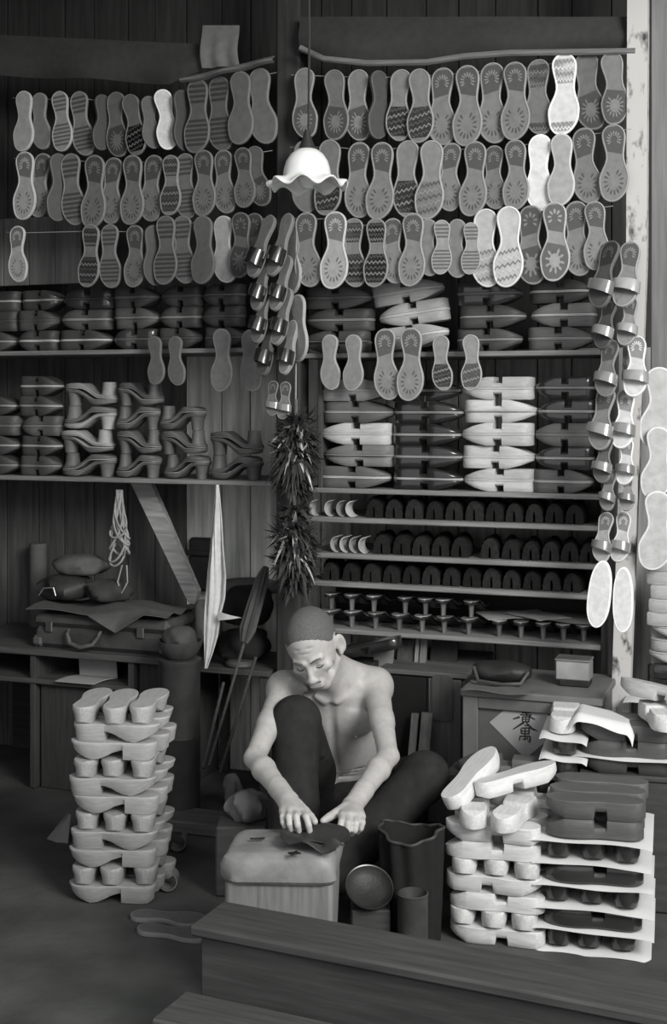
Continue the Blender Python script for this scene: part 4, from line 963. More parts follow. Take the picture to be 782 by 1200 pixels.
# on the chest
e = empty('rolled_bag', 'black rolled bag lying on top of the panelled chest', 'bag', WM(wx(586, -.24), -.21, cz + .0005))
mb = MB(); rings = []
for i in range(15):
    u = i / 14; x = -.085 + .17 * u; r = .030 * (1 - abs(2 * u - 1) ** 4 * .5)
    rings.append([(x, 1.7 * r * (1 + .06 * math.sin(3 * t + 9 * u)) * math.cos(t), .030 + r * math.sin(t) * (1 + .06 * math.cos(11 * u))) for t in [2 * math.pi * j / 20 for j in range(20)]])
mb.loft(rings); part('body', mb, ['leather'], e, .02)
mb = MB(); mb.tube([(-.075, -.045, .045), (-.055, -.075, .012), (.02, -.088, .009), (.07, -.07, .011), (.085, -.04, .04)], .006, 8); part('handle', mb, ['leather'], e, .05)
mb = MB(); mb.sheet(lambda u, v: (-.10 + .19 * u, -.055 + .07 * v, .003 + .003 * math.sin(7 * u + 3 * v)), 14, 6, .002); thing('cloth_scrap', mb, ['cloth'], 'grey cloth strip lying in front of the black rolled bag', 'cloth', .12, WM(wx(588, -.33), -.33, cz + .004))
e = empty('tin_box', 'small shiny tin box standing at the end of the panelled chest', 'box', WM(wx(671, -.22, 790), -.22, cz + .0005))
hw = .050
mb = MB(); mb.box(-hw, hw, 0, .07, .018, .074, .004); part('body', mb, ['metal'], e, .5)
mb = MB(); mb.box(-hw - .002, hw + .002, -.002, .072, .0742, .080, .002); part('lid', mb, ['metal'], e, .35)
mb = MB(); mb.box(-hw * .8, hw * .95, .002, .068, 0, .0178, .003); part('base', mb, ['leather'], e, .012)
lay('geta', WM(wx(592, -.48, 905), -.52, .0015) @ T(0, 0, zrow(592, 905, -.52)), 0, 0, 0, GH, .1, True, .10, 'grey upturned clog lying before the chest under the paper diamond', None)
mb = MB(); zz = zrow(592, 905, -.52); mb.box(-.16, .06, -.06, .055, .0015, zz + .0005, .004); thing('step_block', mb, ['boxw'], 'dark block at the foot of the panelled chest', 'block', None, WM(wx(598, -.48, 905), -.52, 0))
# ================================================================ work block, leather, bag, pan
Yb = 2.93; zb = .345; bl = P(266, 990, Yb); br = P(399, 990, Yb)
e = empty('work_block', 'squat leather topped wooden work block in front of the seated man', 'work block', T((bl.x + br.x) / 2, Yb, 0) @ RZ(R(-5)))
bw = (br.x - bl.x)
mb = MB(); rings = []
def rrect(hx, hy, r, n=7):
    o = []
    for cx, cy, a0 in ((hx - r, hy - r, 0), (-hx + r, hy - r, 90), (-hx + r, -hy + r, 180), (hx - r, -hy + r, 270)):
        for i in range(n): a = R(a0 + 90 * i / (n - 1)); o.append((cx + r * math.cos(a), cy + r * math.sin(a)))
    return o
for z, hx, hy in ((zb - .068, bw * .485, .095), (zb - .060, bw * .5, .102), (zb - .030, bw * .50, .104), (zb - .012, bw * .485, .098), (zb - .003, bw * .45, .085), (zb, bw * .40, .07)):
    rings.append([(x + .004 * math.sin(5 * y * 20 + z * 60), y + .003 * math.sin(17 * x + z * 40), z + .003 * math.sin(21 * x + 9 * y)) for x, y in rrect(hx, hy, .035)])
mb.loft(rings); part('padded_top', mb, ['leather'], e, .19)
mb = MB(); rings = []
for i in range(9):
    u = i / 8; z = .0015 + (zb - .07) * u
    rings.append([(x + .0035 * math.sin(31 * x + 3 * u) * math.sin(3.1 * u), y + .004 * math.sin(43 * x + 2 * u), z) for x, y in rrect(bw * (.46 + .01 * u), .088, .012)])
mb.loft(rings); part('body', mb, ['plankv'], e, .16)
for i, (px, py, w, d, yaw, g, lab) in enumerate([(367, 985, .14, .10, .3, .025, 'dark leather piece under the hands of the man on the work block'), (381, 997, .075, .05, -.5, .05, 'creased leather offcut at the corner of the work block'), (345, 1000, .022, .014, .5, .012, 'tiny black scrap on the pale top of the work block'), (302, 983, .03, .006, .1, .015, 'black cut mark sliver on the work block top')]):
    q = G(px, py, zb + .006); 
    def fl(u, v, w=w, d=d, i=i): return ((u - .5) * w * (1 + .15 * math.sin(5 * v + i)), (v - .5) * d * (1 + .2 * math.sin(6 * u + i)), .004 + (.010 * math.sin(6 * u + 3 * v + i) * (w > .05)))
    mb = MB(); mb.sheet(fl, 16, 12, .003); thing('leather_scrap', mb, ['leather'], lab, 'leather', g, T(q.x, q.y, zb + .004 + (.012 if w > .05 else 0)) @ RZ(yaw), smooth=60)
# canvas bag of the man's tools
q = G(492, 1070, 0); 
e = empty('tool_bag', 'dark open canvas tool bag standing beside the bent leg of the man', 'bag', T((482 - 391) * 3.21 / F, 3.21, 0))
hb = EYE - (976 - HZ) * 3.2 / F
mb = MB(); rings = []
for i in range(15):
    u = i / 14; z = .0015 + hb * u; fl = .5 + .5 * u
    rings.append([((.070 + .008 * u) * (1 + .07 * fl * math.cos(9 * t + 2 * u) + .03 * math.cos(4 * t)) * math.cos(t), (.072 + .006 * u) * (1 + .07 * fl * math.cos(9 * t + 2 * u)) * math.sin(t), z + (.012 * math.cos(t * 2 + .5) * u ** 4)) for t in [2 * math.pi * j / 72 for j in range(72)]])
for i in range(5):
    u = i / 4; z = .0015 + hb - .12 * u
    rings.append([((.072 - .02 * u) * math.cos(t), (.072 - .02 * u) * math.sin(t), z + .012 * math.cos(t * 2 + .5) * (1 - u)) for t in [2 * math.pi * j / 72 for j in range(72)]])
mb.loft(rings); part('body', mb, ['cloth'], e, .018)
mb = MB(); mb.tube([(.0775 * (1 + .07 * math.cos(9 * t + 2)) * math.cos(t), .078 * (1 + .06 * math.cos(9 * t + 2)) * math.sin(t), .0015 + hb + .012 * math.cos(t * 2 + .5) + .002) for t in [2 * math.pi * j / 72 for j in range(73)]], .004, 6); part('rim', mb, ['leather'], e, .04)
q = G(430, 1088, 0)
e = empty('shallow_pan', 'dark round shallow pan propped on edge beside the work block', 'pan', T((433 - 391) * 3.12 / F, 3.12, .165) @ RZ(R(-12)) @ RX(R(36)) @ RY(R(14)) @ Matrix.Diagonal((.68, .68, .68, 1)))
mb = MB(); mb.lathe([(0, -.028), (.05, -.024), (.074, -.010), (.083, .004), (.087, .005), (.086, .001), (.077, -.013), (.052, -.028), (0, -.032)], 40); part('bowl', mb, ['leather'], e, .025)
mb = MB(); mb.lathe([(.083, .004), (.087, .006), (.0885, .003), (.0855, .001)], 40); part('rim', mb, ['metal'], e, .10)
q = G(488, 1092, 0); mb = MB(); mb.lathe([(0, .0015), (.036, .0015), (.037, .01), (.036, .165), (.038, .17), (.034, .172), (.032, .16), (.0, .02)], 30); thing('tin_can', mb, ['leather'], 'dull grey tin can in front of the tool bag', 'can', .045, T((484 - 391) * 3.07 / F, 3.07, 0))
mb = MB(); mb.box(-.045, .05, -.04, .05, .0015, .118, .004); thing('step_block', mb, ['boxw'], 'dark block under the shallow pan beside the work block', 'block', None, T((433 - 391) * 3.13 / F, 3.135, 0))
# rags on both sides of the man
thing('crumpled_rag', (lambda m: (m.loft(blob_ring(0, 0, 0, .055, .05, .045, 61, amp=.22)), m)[1])(MB()), ['cloth'], 'greyish crumpled rag lying beside the hip of the man near the work block', 'rag', .13, T(*P(291, 953, 3.55)) @ T(0, 0, -.015), smooth=60)
mb = MB(); qq = P(291, 953, 3.55); mb.box(-.085, .055, -.07, .06, .0015, qq.z - .016, .005); thing('step_block', mb, ['boxw'], 'dark wooden block holding up the greyish crumpled rag', 'block', None, T(qq.x, qq.y, 0))
# bench in the foreground
A, B_, Cn = G(262, 1055, .30), G(782, 1150, .30), G(255, 1091, .30)
dr = Vector((B_.x - A.x, B_.y - A.y, 0)).normalized(); an = math.atan2(dr.y, dr.x)
FBn = T(A.x, A.y, 0) @ RZ(an); Lb = 1.35; wd = abs((Matrix.Rotation(-an, 3, 'Z') @ (Cn - A)).y)
e = empty('low_bench', 'dark low plank bench running across the front of the stall', 'bench', FBn)
mb = MB(); mb.box(0, Lb, -wd, 0, .278, .300, .005); part('plank_top', mb, ['plank'], e, .042)
mb = MB(); mb.box(.02, Lb - .02, -wd + .012, -wd + .03, .10, .277, .004); part('apron', mb, ['plank'], e, .035)
for x, yy in ((.03, -.045), (.03, -wd + .031), (Lb - .08, -.045), (Lb - .08, -wd + .031)):
    mb = MB(); mb.box(x, x + .05, yy, yy + .04, .0015, .277, .004); part('leg', mb, ['plankv'], e, .04)
mb = MB(); mb.box(.0, .75, -wd - .14, -wd - .012, .155, .175, .004); sb = part('step_plank', mb, ['plank'], e, .05)
for x in (.05, .66):
    mb = MB(); mb.box(x, x + .04, -wd - .12, -wd - .03, .0015, .154, .004); part('leg', mb, ['plankv'], e, .04)
q = G(412, 1134, .176); mb = MB(); mb.sheet(lambda u, v: ((u - .5) * .075 * (1 - .5 * v), (v - .5) * .05 + .01 * math.sin(5 * u), .004 + .006 * abs(math.sin(4 * u + 2 * v))), 12, 8, .0008)
thing('paper_scrap', mb, ['paper'], 'crumpled white paper scrap on the step of the low bench', 'paper', .6, T(q.x, q.y, .1765), smooth=20)
# worn pair on the floor
for i, (px, py) in enumerate([(199, 1079), (207, 1096)]):
    q = G(px, py, 0); spawn('plain' + 'LR'[i], 'sandal_sole', T(q.x, q.y, .0015) @ RZ(R(78 - 4 * i)) @ RX(R(-90)) @ Matrix.Diagonal((.85, 1, .85, 1)), .085, f"long dark sole lying on the floor beside the tall stack, {'front' if i else 'rear'} of two", 'shoe sole')
mb = MB(); q = G(66, 990, 0); mb.sheet(lambda u, v: ((u - .5) * .07 * (1 - v * .85), .01 * math.sin(3 * u), .09 * v), 6, 6, .001); thing('paper_scrap', mb, ['paper'], 'small grey paper corner standing behind the tall stack', 'paper', .2, T(q.x, q.y + .01, .002) @ RX(R(-20)) @ RY(R(20)))
for i, (px, py) in enumerate([(200, 1000), (188, 1047)]):
    q = G(px, py, 0); mb = MB(); rings = [[(.026 * math.cos(a) , dd, .030 + .026 * math.sin(a)), (.026 * math.cos(a), dd + .05, .030 + .026 * math.sin(a)), (.023 * math.cos(a), dd + .05, .030 + .023 * math.sin(a)), (.023 * math.cos(a), dd, .030 + .023 * math.sin(a))] for dd in (0,) for a in [R(-140 + 200 * k / 12) for k in range(13)]]
    mb.loft(rings); thing('wood_shaving', mb, ['wood'], ['curled wood shaving on the floor behind the tall stack', 'curled wood shaving on the floor at the foot of the tall stack'][i], 'shaving', .14, T(q.x + .02, q.y, 0.001))
# ================================================================ the man: one continuous surface grown from a distance field
class SDF:
    def __init__(s, lo, hi, h):
        s.lo = np.array(lo, float); s.h = h; s.n = np.ceil((np.array(hi) - s.lo) / h).astype(int) + 1
        s.d = np.full(s.n, 1.0, np.float32)
        s.ax = [(s.lo[i] + h * np.arange(s.n[i])).astype(np.float32) for i in range(3)]
    def region(s, a, b, m):
        i0 = np.clip(np.floor((np.array(a) - m - s.lo) / s.h).astype(int), 0, s.n); i1 = np.clip(np.ceil((np.array(b) + m - s.lo) / s.h).astype(int) + 1, 0, s.n)
        sl = tuple(slice(i0[i], i1[i]) for i in range(3))
        return sl, s.ax[0][sl[0]][:, None, None], s.ax[1][sl[1]][None, :, None], s.ax[2][sl[2]][None, None, :]
    def mix(s, sl, q, k, op):
        d = s.d[sl]
        if d.size == 0: return
        if op == 'add':
            h = np.clip(.5 + .5 * (d - q) / k, 0, 1); s.d[sl] = d + (q - d) * h - k * h * (1 - h)
        elif op == 'sub':
            q = -q; h = np.clip(.5 - .5 * (d - q) / k, 0, 1); s.d[sl] = d + (q - d) * h + k * h * (1 - h)
    def cap(s, a, b, r1, r2=None, k=.015, op='add'):
        r2 = r1 if r2 is None else r2; a, b = np.array(a, float), np.array(b, float); rm = max(r1, r2)
        sl, X, Y, Z = s.region(np.minimum(a, b) - rm, np.maximum(a, b) + rm, k + 3 * s.h)
        ab = b - a; l2 = max(1e-9, ab @ ab)
        t = np.clip(((X - a[0]) * ab[0] + (Y - a[1]) * ab[1] + (Z - a[2]) * ab[2]) / l2, 0, 1)
        q = np.sqrt((X - a[0] - t * ab[0]) ** 2 + (Y - a[1] - t * ab[1]) ** 2 + (Z - a[2] - t * ab[2]) ** 2) - (r1 + (r2 - r1) * t)
        s.mix(sl, q, k, op)
    def ell(s, c, r, B=None, k=.015, op='add'):
        c = np.array(c, float); B = np.eye(3) if B is None else np.array(B, float); rm = max(r)
        sl, X, Y, Z = s.region(c - rm, c + rm, k + 3 * s.h)
        dx, dy, dz = X - c[0], Y - c[1], Z - c[2]
        e = [(B[i][0] * dx + B[i][1] * dy + B[i][2] * dz) for i in range(3)]
        k0 = np.sqrt(sum((e[i] / r[i]) ** 2 for i in range(3))); k1 = np.sqrt(sum((e[i] / r[i] ** 2) ** 2 for i in range(3)))
        s.mix(sl, k0 * (k0 - 1) / np.maximum(k1, 1e-6), k, op)
    def chain(s, pts, rs, k=.006):
        for i in range(len(pts) - 1): s.cap(pts[i], pts[i + 1], rs[i], rs[i + 1], k if i == 0 else .002)
    def mesh(s, name, mats, relax=1):
        d = s.d; S = d < 0; nx, ny, nz = S.shape
        cnt = np.zeros((nx - 1, ny - 1, nz - 1), np.uint8)
        for i in (0, 1):
            for j in (0, 1):
                for k in (0, 1): cnt += S[i:nx - 1 + i, j:ny - 1 + j, k:nz - 1 + k]
        act = np.argwhere((cnt > 0) & (cnt < 8)); idx = np.full(cnt.shape, -1, np.int32); idx[tuple(act.T)] = np.arange(len(act))
        acc = np.zeros((len(act), 3)); num = np.zeros(len(act)); C = [(i, j, k) for i in (0, 1) for j in (0, 1) for k in (0, 1)]
        for a in C:
            for ax in range(3):
                if a[ax] == 1: continue
                b = list(a); b[ax] = 1
                da = d[act[:, 0] + a[0], act[:, 1] + a[1], act[:, 2] + a[2]]; db = d[act[:, 0] + b[0], act[:, 1] + b[1], act[:, 2] + b[2]]
                x = (da < 0) != (db < 0); t = np.where(x, da / np.where(x, da - db, 1), 0)
                p = np.array(a, float)[None, :].repeat(len(act), 0); p[:, ax] += t
                acc[x] += p[x]; num[x] += 1
        v = s.lo + s.h * (act + acc / num[:, None]); faces = []
        for ax in range(3):
            o = [a for a in range(3) if a != ax]
            lo_, hi_ = [slice(None)] * 3, [slice(None)] * 3; lo_[ax] = slice(0, -1); hi_[ax] = slice(1, None)
            e0, e1 = S[tuple(lo_)], S[tuple(hi_)]
            E = np.argwhere(e0 != e1); E = E[(E[:, o[0]] > 0) & (E[:, o[1]] > 0) & (E[:, o[0]] < S.shape[o[0]] - 1) & (E[:, o[1]] < S.shape[o[1]] - 1)]
            q = []
            for da_, db_ in ((-1, -1), (0, -1), (0, 0), (-1, 0)):
                w = E.copy(); w[:, o[0]] += da_; w[:, o[1]] += db_; q.append(idx[w[:, 0], w[:, 1], w[:, 2]])
            q = np.stack(q, 1); ins = e0[E[:, 0], E[:, 1], E[:, 2]]; flip = ins if ax != 1 else ~ins
            q[~flip] = q[~flip][:, ::-1]; faces.append(q)
        Fq = np.concatenate(faces)
        for _ in range(relax):
            sm = np.zeros_like(v); n2 = np.zeros(len(v))
            for i in range(4):
                np.add.at(sm, Fq[:, i], v[Fq[:, (i + 1) % 4]]); np.add.at(n2, Fq[:, i], 1)
                np.add.at(sm, Fq[:, i], v[Fq[:, (i + 3) % 4]]); np.add.at(n2, Fq[:, i], 1)
            v = v * .5 + sm / np.maximum(n2, 1)[:, None] * .5
        me = bpy.data.meshes.new(name); me.vertices.add(len(v)); me.vertices.foreach_set('co', v.astype(np.float32).ravel())
        me.loops.add(Fq.size); me.loops.foreach_set('vertex_index', Fq.astype(np.int32).ravel())
        me.polygons.add(len(Fq)); me.polygons.foreach_set('loop_start', np.arange(0, Fq.size, 4, dtype=np.int32)); me.polygons.foreach_set('loop_total', np.full(len(Fq), 4, np.int32))
        me.update(calc_edges=True); me.validate()
        for m in mats: me.materials.append(M[m])
        me.shade_smooth(); return me

def A3(v): return np.array(v, float)
def nrmz(v): v = A3(v); return v / np.linalg.norm(v)
M['skin'] = mat('skin', g=.40, rough=.5, nscale=60, namt=.10, tint=(1, .975, .95), bump=.12, bscale=220, spec=.45, sub=.12)
M['hair'] = mat('cropped_hair', g=.115, rough=.75, nscale=400, namt=.5, bump=.6, bscale=900)
M['trouser'] = mat('black_trouser_cloth', g=.024, rough=.9, nscale=30, namt=.25, bump=.3, bscale=600, spec=.15)
C7 = A3((0.004, 3.64, .582)); SHL, SHR = A3(P(333, 807, 3.56)), A3(P(441, 803, 3.64))
ELL, WRL = A3(P(299, 888, 3.28)), A3(P(338, 939, 3.06)); ELR, WRR = A3(P(455, 886, 3.34)), A3(P(413, 945, 3.08))
PEL = A3((.03, 3.83, .185)); HPL, HPR = A3((-.055, 3.80, .165)), A3((.11, 3.82, .165))
KNL, ANL = A3(P(347, 845, 3.42)), A3((-.105, 3.31, .085)); KNR, ANR = A3(P(498, 910, 3.45)), A3((-.03, 3.31, .10))
up = nrmz(C7 - PEL); fr = A3((-.16, -1, 0)); fr = nrmz(fr - up * (fr @ up)); sd = np.cross(fr, up); sd = sd if sd[0] > 0 else -sd
TB = [sd, fr, up]
def tor(x, f, u): return PEL + sd * x + fr * f + up * u
SL_ = np.linalg.norm(C7 - PEL)                         # torso length pelvis to neck
b = SDF((-.30, 2.90, 0.0), (.36, 4.0, .82), .0034)
# trunk
b.ell(tor(0, .005, SL_ * .66), (.138, .092, .165), TB, .02)
b.ell(tor(0, .0, SL_ * .40), (.118, .080, .13), TB, .05)
b.ell(PEL, (.135, .10, .10), TB, .05)
for s_, sh in ((-1, SHL), (1, SHR)):
    b.cap(C7 + fr * .02 - up * .03, sh + A3((0, .02, .0)), .055, .042, .05)
    b.ell(sh + A3((0, .0, -.012)), (.041, .044, .054), TB, .03)
    b.cap(C7 + up * .025 + fr * .02, sh * .6 + C7 * .4 + A3((0, .0, .008)), .034, .024, .03)      # trapezius
    b.cap(tor(s_ * .085, -.075, SL_ * .72), tor(s_ * .10, -.07, SL_ * .5), .035, .02, .03)            # shoulder blade
    b.ell(tor(s_ * .062, .082, SL_ * .745), (.062, .013, .040), TB, .022)                              # pectoral
    b.cap(tor(s_ * .016, .092, SL_ * .925), sh + A3((-s_ * .018, -.028, .030)), .0085, .010, .010)    # collar bone
    b.ell(tor(s_ * .070, .085, SL_ * 1.0), (.034, .02, .016), TB, .022, 'sub')                         # hollow above it
    for i in range(4):                                                                                 # ribs
        u0 = SL_ * (.68 - .062 * i); pts = [tor(s_ * x * (1 - .03 * i), f + .002 - .007 * i, u0 - y) for x, f, y in ((.040 + .006 * i, .087, -.006), (.068, .077, .004), (.100, .050, .022), (.122, .012, .04))]
        for q0, q1 in zip(pts, pts[1:]): b.cap(q0, q1, .0028, .0028, .012)
    b.ell(tor(s_ * .066, .101, SL_ * .66), (.0055, .004, .0055), TB, .003)                             # nipple
b.cap(tor(0, .104, SL_ * .90), tor(0, .096, SL_ * .36), .0075, .006, .016, 'sub')
for i, u in enumerate((.335, .30, .265)): b.cap(tor(-.09, .068, SL_ * u), tor(.09, .068, SL_ * u), .0035, .0035, .010, 'sub')
# arms
def arm(sh, el, wr, out):
    b.cap(sh, sh * .45 + el * .55, .038, .031, .03); b.cap(sh * .5 + el * .5, el, .031, .0265, .015)
    b.cap(sh * .75 + el * .25 + fr * .012, sh * .35 + el * .65 + fr * .012, .020, .018, .02)
    m = el * .72 + wr * .28
    b.cap(el, m, .0265, .029, .012); b.cap(m, wr, .029, .0195, .012); b.cap(el + A3(out) * .012, el + A3(out) * .018, .014, .013, .010)
    b.cap(el * .3 + wr * .7, wr, .024, .023, .01)
arm(SHL, ELL, WRL, (-.8, .5, -.3)); arm(SHR, ELR, WRR, (.9, .5, -.3))
# hands
def pp(x, y, Y): return A3(P(x, y, Y))
def hand(wr, mcps, fingers, thumb, pr):
    c = sum(mcps) / 4
    for m in mcps: b.cap(wr + (m - c) * .45, m, .0135, .0105, .010)
    b.cap(wr, c, .020, .012, .012)
    for m, f, r in zip(mcps, fingers, pr): b.chain([m] + f, [r * 1.06, r, r * .93, r * .85], .004)
    b.chain(thumb, [.014, .0115, .010, .0085], .010)
hand(WRL, [pp(332, 951, 3.0), pp(339, 952, 2.99), pp(346.5, 952, 2.985), pp(354, 951, 2.985)],
     [[pp(331, 957, 2.972), pp(332, 964, 2.962), pp(334, 969, 2.962)], [pp(338.5, 957, 2.955), pp(339.5, 966, 2.945), pp(341, 972.5, 2.95)],
      [pp(347.5, 957, 2.948), pp(349, 967, 2.94), pp(350.5, 974, 2.946)], [pp(359, 957, 2.95), pp(362, 967, 2.942), pp(363.5, 976, 2.945)]],
     [pp(349, 944, 3.035), pp(358, 951, 3.01), pp(364, 957, 2.985), pp(369, 963, 2.968)], [.0072, .0080, .0084, .0082])
hand(WRR, [pp(424, 957, 3.005), pp(416.5, 957, 2.99), pp(408.5, 957, 2.985), pp(401.5, 956, 2.992)],
     [[pp(425, 964, 2.975), pp(423, 971, 2.972), pp(419, 975, 2.985)], [pp(417.5, 965, 2.955), pp(416, 973, 2.95), pp(412, 977, 2.968)],
      [pp(408.5, 965, 2.95), pp(407.5, 973, 2.945), pp(404, 976.5, 2.962)], [pp(400.5, 963, 2.958), pp(398.5, 970, 2.95), pp(396, 975, 2.958)]],
     [pp(405, 947, 3.045), pp(394, 953, 3.022), pp(386, 957.5, 3.0), pp(379, 962, 2.982)], [.0075, .0084, .0086, .0083])
# legs and feet (inside the trousers)
for hp, kn, an, toe in ((HPL, KNL, ANL, A3((-.115, 3.13, .018))), (HPR, KNR, ANR, A3((-.085, 3.18, .022)))):
    b.cap(hp, kn, .068, .048, .03); b.cap(kn, kn * .7 + an * .3, .046, .044, .02); b.cap(kn * .7 + an * .3, an, .044, .030, .02)
    hl = A3((an[0], an[1] + .03, an[2] * .45)); b.cap(an, hl, .030, .028, .02); b.cap(hl, toe * .6 + an * .4 * A3((1, 1, .4)), .03, .026, .02); b.cap(toe * .6 + an * .4 * A3((1, 1, .4)), toe, .027, .016, .02)
# neck and head
yaw, pit, rol = R(10), R(29), R(15)
F0 = A3((-math.sin(yaw), -math.cos(yaw), 0)); S0_ = A3((math.cos(yaw), -math.sin(yaw), 0)); Zv = A3((0, 0, 1))
HF = math.cos(pit) * F0 - math.sin(pit) * Zv; HU = math.sin(pit) * F0 + math.cos(pit) * Zv
HS = math.cos(rol) * S0_ + math.sin(rol) * HU; HU = math.cos(rol) * HU - math.sin(rol) * S0_
HB = [HS, HF, HU]; HC = A3(P(367, 755.5, 3.47))
HK = .90
def hd(x, f, u): return HC + HK * (HS * x + HF * f + HU * u)
b.cap(C7 + fr * .012 - up * .03, hd(0, -.028, -.055), .050, .046, .03)
b.cap(tor(-.012, .082, SL_ * .94), hd(-.045, -.01, -.06), .010, .012, .016); b.cap(tor(.014, .085, SL_ * .94), hd(.048, -.01, -.06), .010, .013, .016)
b.cap(tor(0, .06, SL_ * .97), hd(0, .03, -.085), .022, .022, .02)
def hel(c, r, B, k=.01, op='add'): b.ell(c, [HK * x for x in r], B, k * HK, op)
def hcap(a, c, r1, r2, k=.01, op='add'): b.cap(a, c, r1 * HK, r2 * HK, k * HK, op)
hel(hd(0, -.010, .028), (.0735, .094, .083), HB, .01)
hel(hd(0, .022, -.018), (.064, .070, .075), HB, .02)
hel(hd(0, .040, -.055), (.050, .050, .058), HB, .02)
hel(hd(0, .068, -.097), (.022, .018, .016), HB, .018)
for s_ in (-1, 1):
    hcap(hd(s_ * .052, .004, -.066), hd(s_ * .018, .064, -.100), .013, .013, .018)
    hel(hd(s_ * .045, .066, -.030), (.018, .015, .014), HB, .014)
    hel(hd(s_ * .046, .050, -.062), (.016, .016, .018), HB, .016, 'sub')
    hcap(hd(s_ * .014, .089, .004), hd(s_ * .042, .076, .006), .0085, .007, .010)
    hel(hd(s_ * .031, .094, -.014), (.017, .012, .0115), HB, .010, 'sub')
    hel(hd(s_ * .031, .0735, -.014), (.0150, .0135, .0130), HB, .003)
    hcap(hd(s_ * .019, .0865, -.0185), hd(s_ * .043, .0825, -.0175), .0020, .0020, .002, 'sub')
    hcap(hd(s_ * .020, .086, -.0255), hd(s_ * .040, .081, -.0275), .0024, .0024, .006)
    hel(hd(s_ * .0115, .106, -.049), (.0085, .0095, .0075), HB, .006)
    hcap(hd(s_ * .020, .094, -.050), hd(s_ * .030, .079, -.075), .0030, .0026, .006, 'sub')
    # ear
    E0 = hd(s_ * .074, -.008, -.018); eb = [HS * .80 - HF * s_ * -.60, HF * .80 + HS * s_ * -.60, HU]
    hel(E0 + HK * HS * s_ * .007, (.0085, .0195, .034), eb, .006)
    hel(E0 + HK * (HS * s_ * .0145 + HF * .0075), (.0080, .0115, .022), eb, .002, 'sub')
    hel(hd(s_ * .075, .002, -.045), (.006, .008, .010), HB, .006)
hcap(hd(0, .089, -.004), hd(0, .109, -.043), .0085, .0100, .009); hel(hd(0, .1115, -.0465), (.0115, .0105, .0095), HB, .006)
hel(hd(0, .083, -.075), (.026, .016, .020), HB, .012)
hcap(hd(-.021, .092, -.0765), hd(.021, .092, -.0765), .0022, .0022, .003, 'sub')
hcap(hd(-.018, .0945, -.0815), hd(.018, .0945, -.0815), .0052, .0052, .005)
hcap(hd(-.016, .0945, -.0715), hd(.016, .0945, -.0715), .0045, .0045, .004)
hcap(hd(-.003, .094, .012), hd(-.004, .092, .024), .002, .002, .006, 'sub'); hcap(hd(.005, .094, .011), hd(.005, .092, .022), .002, .002, .006, 'sub')
for q in range(2): hcap(hd(-.03, .083 - q * .008, .033 + q * .013), hd(.03, .083 - q * .008, .033 + q * .013), .0016, .0016, .006, 'sub')
body = tag(obj('person', b.mesh('person', ['skin'])), 'bare-chested man with cropped hair sitting low, bent over his work block', 'person')
# cropped hair: a cap just over the skull, ending at the hairline
hr = SDF(HC - .14, HC + .15, .0034)
hr.ell(hd(0, -.010, .028), (.0743 * HK, .0948 * HK, .0838 * HK), HB, .004)
sl, X, Y, Z = hr.region(HC - .2, HC + .2, 0)
lx = (X - HC[0]) * HS[0] + (Y - HC[1]) * HS[1] + (Z - HC[2]) * HS[2]; lf = (X - HC[0]) * HF[0] + (Y - HC[1]) * HF[1] + (Z - HC[2]) * HF[2]; lu = (X - HC[0]) * HU[0] + (Y - HC[1]) * HU[1] + (Z - HC[2]) * HU[2]
lx, lf, lu = lx / HK, lf / HK, lu / HK
hl = np.interp(lf, [-.11, -.06, -.03, .0, .02, .040, .055, .070, .085], [-.062, -.056, -.046, -.022, -.004, .026, .050, .072, .09])
cut = np.random.default_rng(5).normal(0, .0016, hr.d.shape) + hl + .10 * np.maximum(np.abs(lx) - .03, 0) * (lf > .03) - lu
ear = np.sqrt((np.abs(lx) - .078) ** 2 + (lf + .006) ** 2 + ((lu + .018) * .8) ** 2) - .031
hr.d = np.maximum.reduce([hr.d, cut.astype(np.float32), -ear.astype(np.float32)])
obj('hair', hr.mesh('hair', ['hair']), None, body)
for s_ in (-1, 1):
    mb = MB(); mb.tube([hd(s_ * x, f, u) for x, f, u in ((.012, .0965, .006), (.022, .0965, .0105), (.034, .0905, .0115), (.045, .079, .006))], [.0018, .0032, .0028, .0012], 8); part('eyebrow', mb, ['hair'], body, smooth=60)
    mb = MB(); mb.tube([hd(s_ * x, f, u) for x, f, u in ((.019, .0858, -.0185), (.027, .0885, -.0200), (.035, .0878, -.0200), (.043, .0815, -.0170))], [.0009, .0014, .0014, .0008], 6); part('eyelash', mb, ['ink'], body, smooth=60)
mb = MB(); mb.tube([hd(x, f, u) for x, f, u in ((-.024, .0865, -.071), (-.014, .0965, -.0655), (0, .0995, -.0635), (.014, .0965, -.0655), (.024, .0865, -.071))], [.0012, .0026, .0022, .0026, .0012], 8); part('moustache', mb, ['hair'], body, smooth=60)
# trousers
t = SDF((-.30, 3.08, 0.0), (.40, 4.02, .66), .0045)
t.ell(PEL + up * .035, (.150, .118, .115), TB, .03); t.cap(PEL, PEL - Zv * .02, .125, .112, .04)
for hp, kn, an, sgn in ((HPL, KNL, ANL, -1), (HPR, KNR, ANR, 1)):
    t.cap(hp, kn, .090, .064, .04); t.cap(kn, kn * .5 + an * .5, .064, .062, .02); e_ = an + (kn - an) * .10; t.cap(kn * .5 + an * .5, e_, .062, .056, .02)
    n0 = nrmz(np.cross(an - kn, A3((0, 1, .2))))
    for j in range(7):                                   # hanging folds down the shin
        o = n0 * (.052 * math.cos(.5 + j * .42)) + A3((0, -1, 0)) * .046 * math.sin(.5 + j * .42)
        t.cap(kn * .80 + an * .20 + o * .9, e_ + o * 1.05, .004, .010, .014)
    for j in range(5):                                   # creases over the knee and hip
        c0 = hp + (kn - hp) * (.25 + .13 * j); t.cap(c0 + A3((-.05, -.05, .055)), c0 + A3((.06, -.02, .05 - .02 * j)), .006, .008, .016)
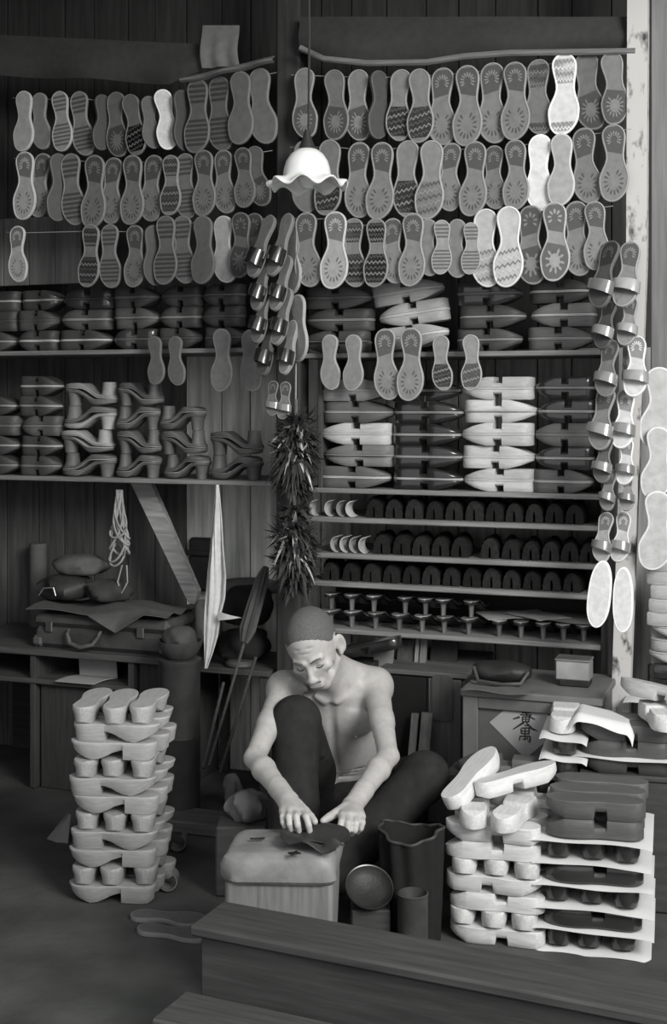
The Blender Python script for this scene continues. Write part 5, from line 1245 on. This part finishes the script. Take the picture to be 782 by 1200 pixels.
# open the waist
sl, X, Y, Z = t.region(PEL - .5, PEL + .5, 0)
wv = (X - PEL[0]) * up[0] + (Y - PEL[1]) * up[1] + (Z - PEL[2]) * up[2]; wf = (X - PEL[0]) * fr[0] + (Y - PEL[1]) * fr[1] + (Z - PEL[2]) * fr[2]
near = np.sqrt((X - PEL[0]) ** 2 + (Y - PEL[1]) ** 2 + (Z - PEL[2]) ** 2) < .20
t.d[sl] = np.where(near & (wf < .13), np.maximum(t.d[sl], (wv - .098)), t.d[sl])
t.d = np.where(t.ax[2][None, None, :] < .0, 1, t.d).astype(np.float32)
obj('trousers', t.mesh('trousers', ['trouser']), None, body)
e = empty('seat_stool', 'very low dark wooden stool under the seated man', 'stool', T(PEL[0], PEL[1] + .02, 0))
mb = MB(); mb.box(-.15, .15, -.11, .12, .032, .046, .004); part('seat', mb, ['boxw'], e)
for x in (-.13, .10):
    mb = MB(); mb.box(x, x + .03, -.09, .10, .0015, .032, .003); part('leg', mb, ['boxw'], e)
# ================================================================ daylight and camera
w = bpy.data.worlds.new('World'); scene.world = w; w.use_nodes = True
bg = w.node_tree.nodes['Background']; bg.inputs[0].default_value = (.97, 1.0, .98, 1); bg.inputs[1].default_value = .95
def area(name, loc, aim, sx, sy, power, col=(1, .985, .96)):
    L = bpy.data.lights.new(name, 'AREA'); L.shape = 'RECTANGLE'; L.size = sx; L.size_y = sy; L.energy = power; L.color = col
    o = bpy.data.objects.new(name, L); COL.objects.link(o); o.location = loc
    o.rotation_euler = (Vector(aim) - Vector(loc)).to_track_quat('-Z', 'Y').to_euler(); return o
area('daylight_street_opening', (2.5, -.5, 3.2), (.1, 3.8, 1.0), 1.8, 1.8, 300)
cam = bpy.data.cameras.new('Camera'); co = bpy.data.objects.new('Camera', cam); COL.objects.link(co)
co.location = (0, 0, EYE); co.rotation_euler = (math.pi / 2, 0, 0)
cam.sensor_fit = 'AUTO'; cam.sensor_width = 36; cam.lens = 36 * F / 1200; cam.shift_y = -(600 - HZ) / 1200; cam.clip_start = .05
scene.camera = co
vs = scene.view_settings; vs.view_transform = 'Standard'; vs.look = 'None'; vs.gamma = 1; vs.exposure = 0; vs.use_curve_mapping = False
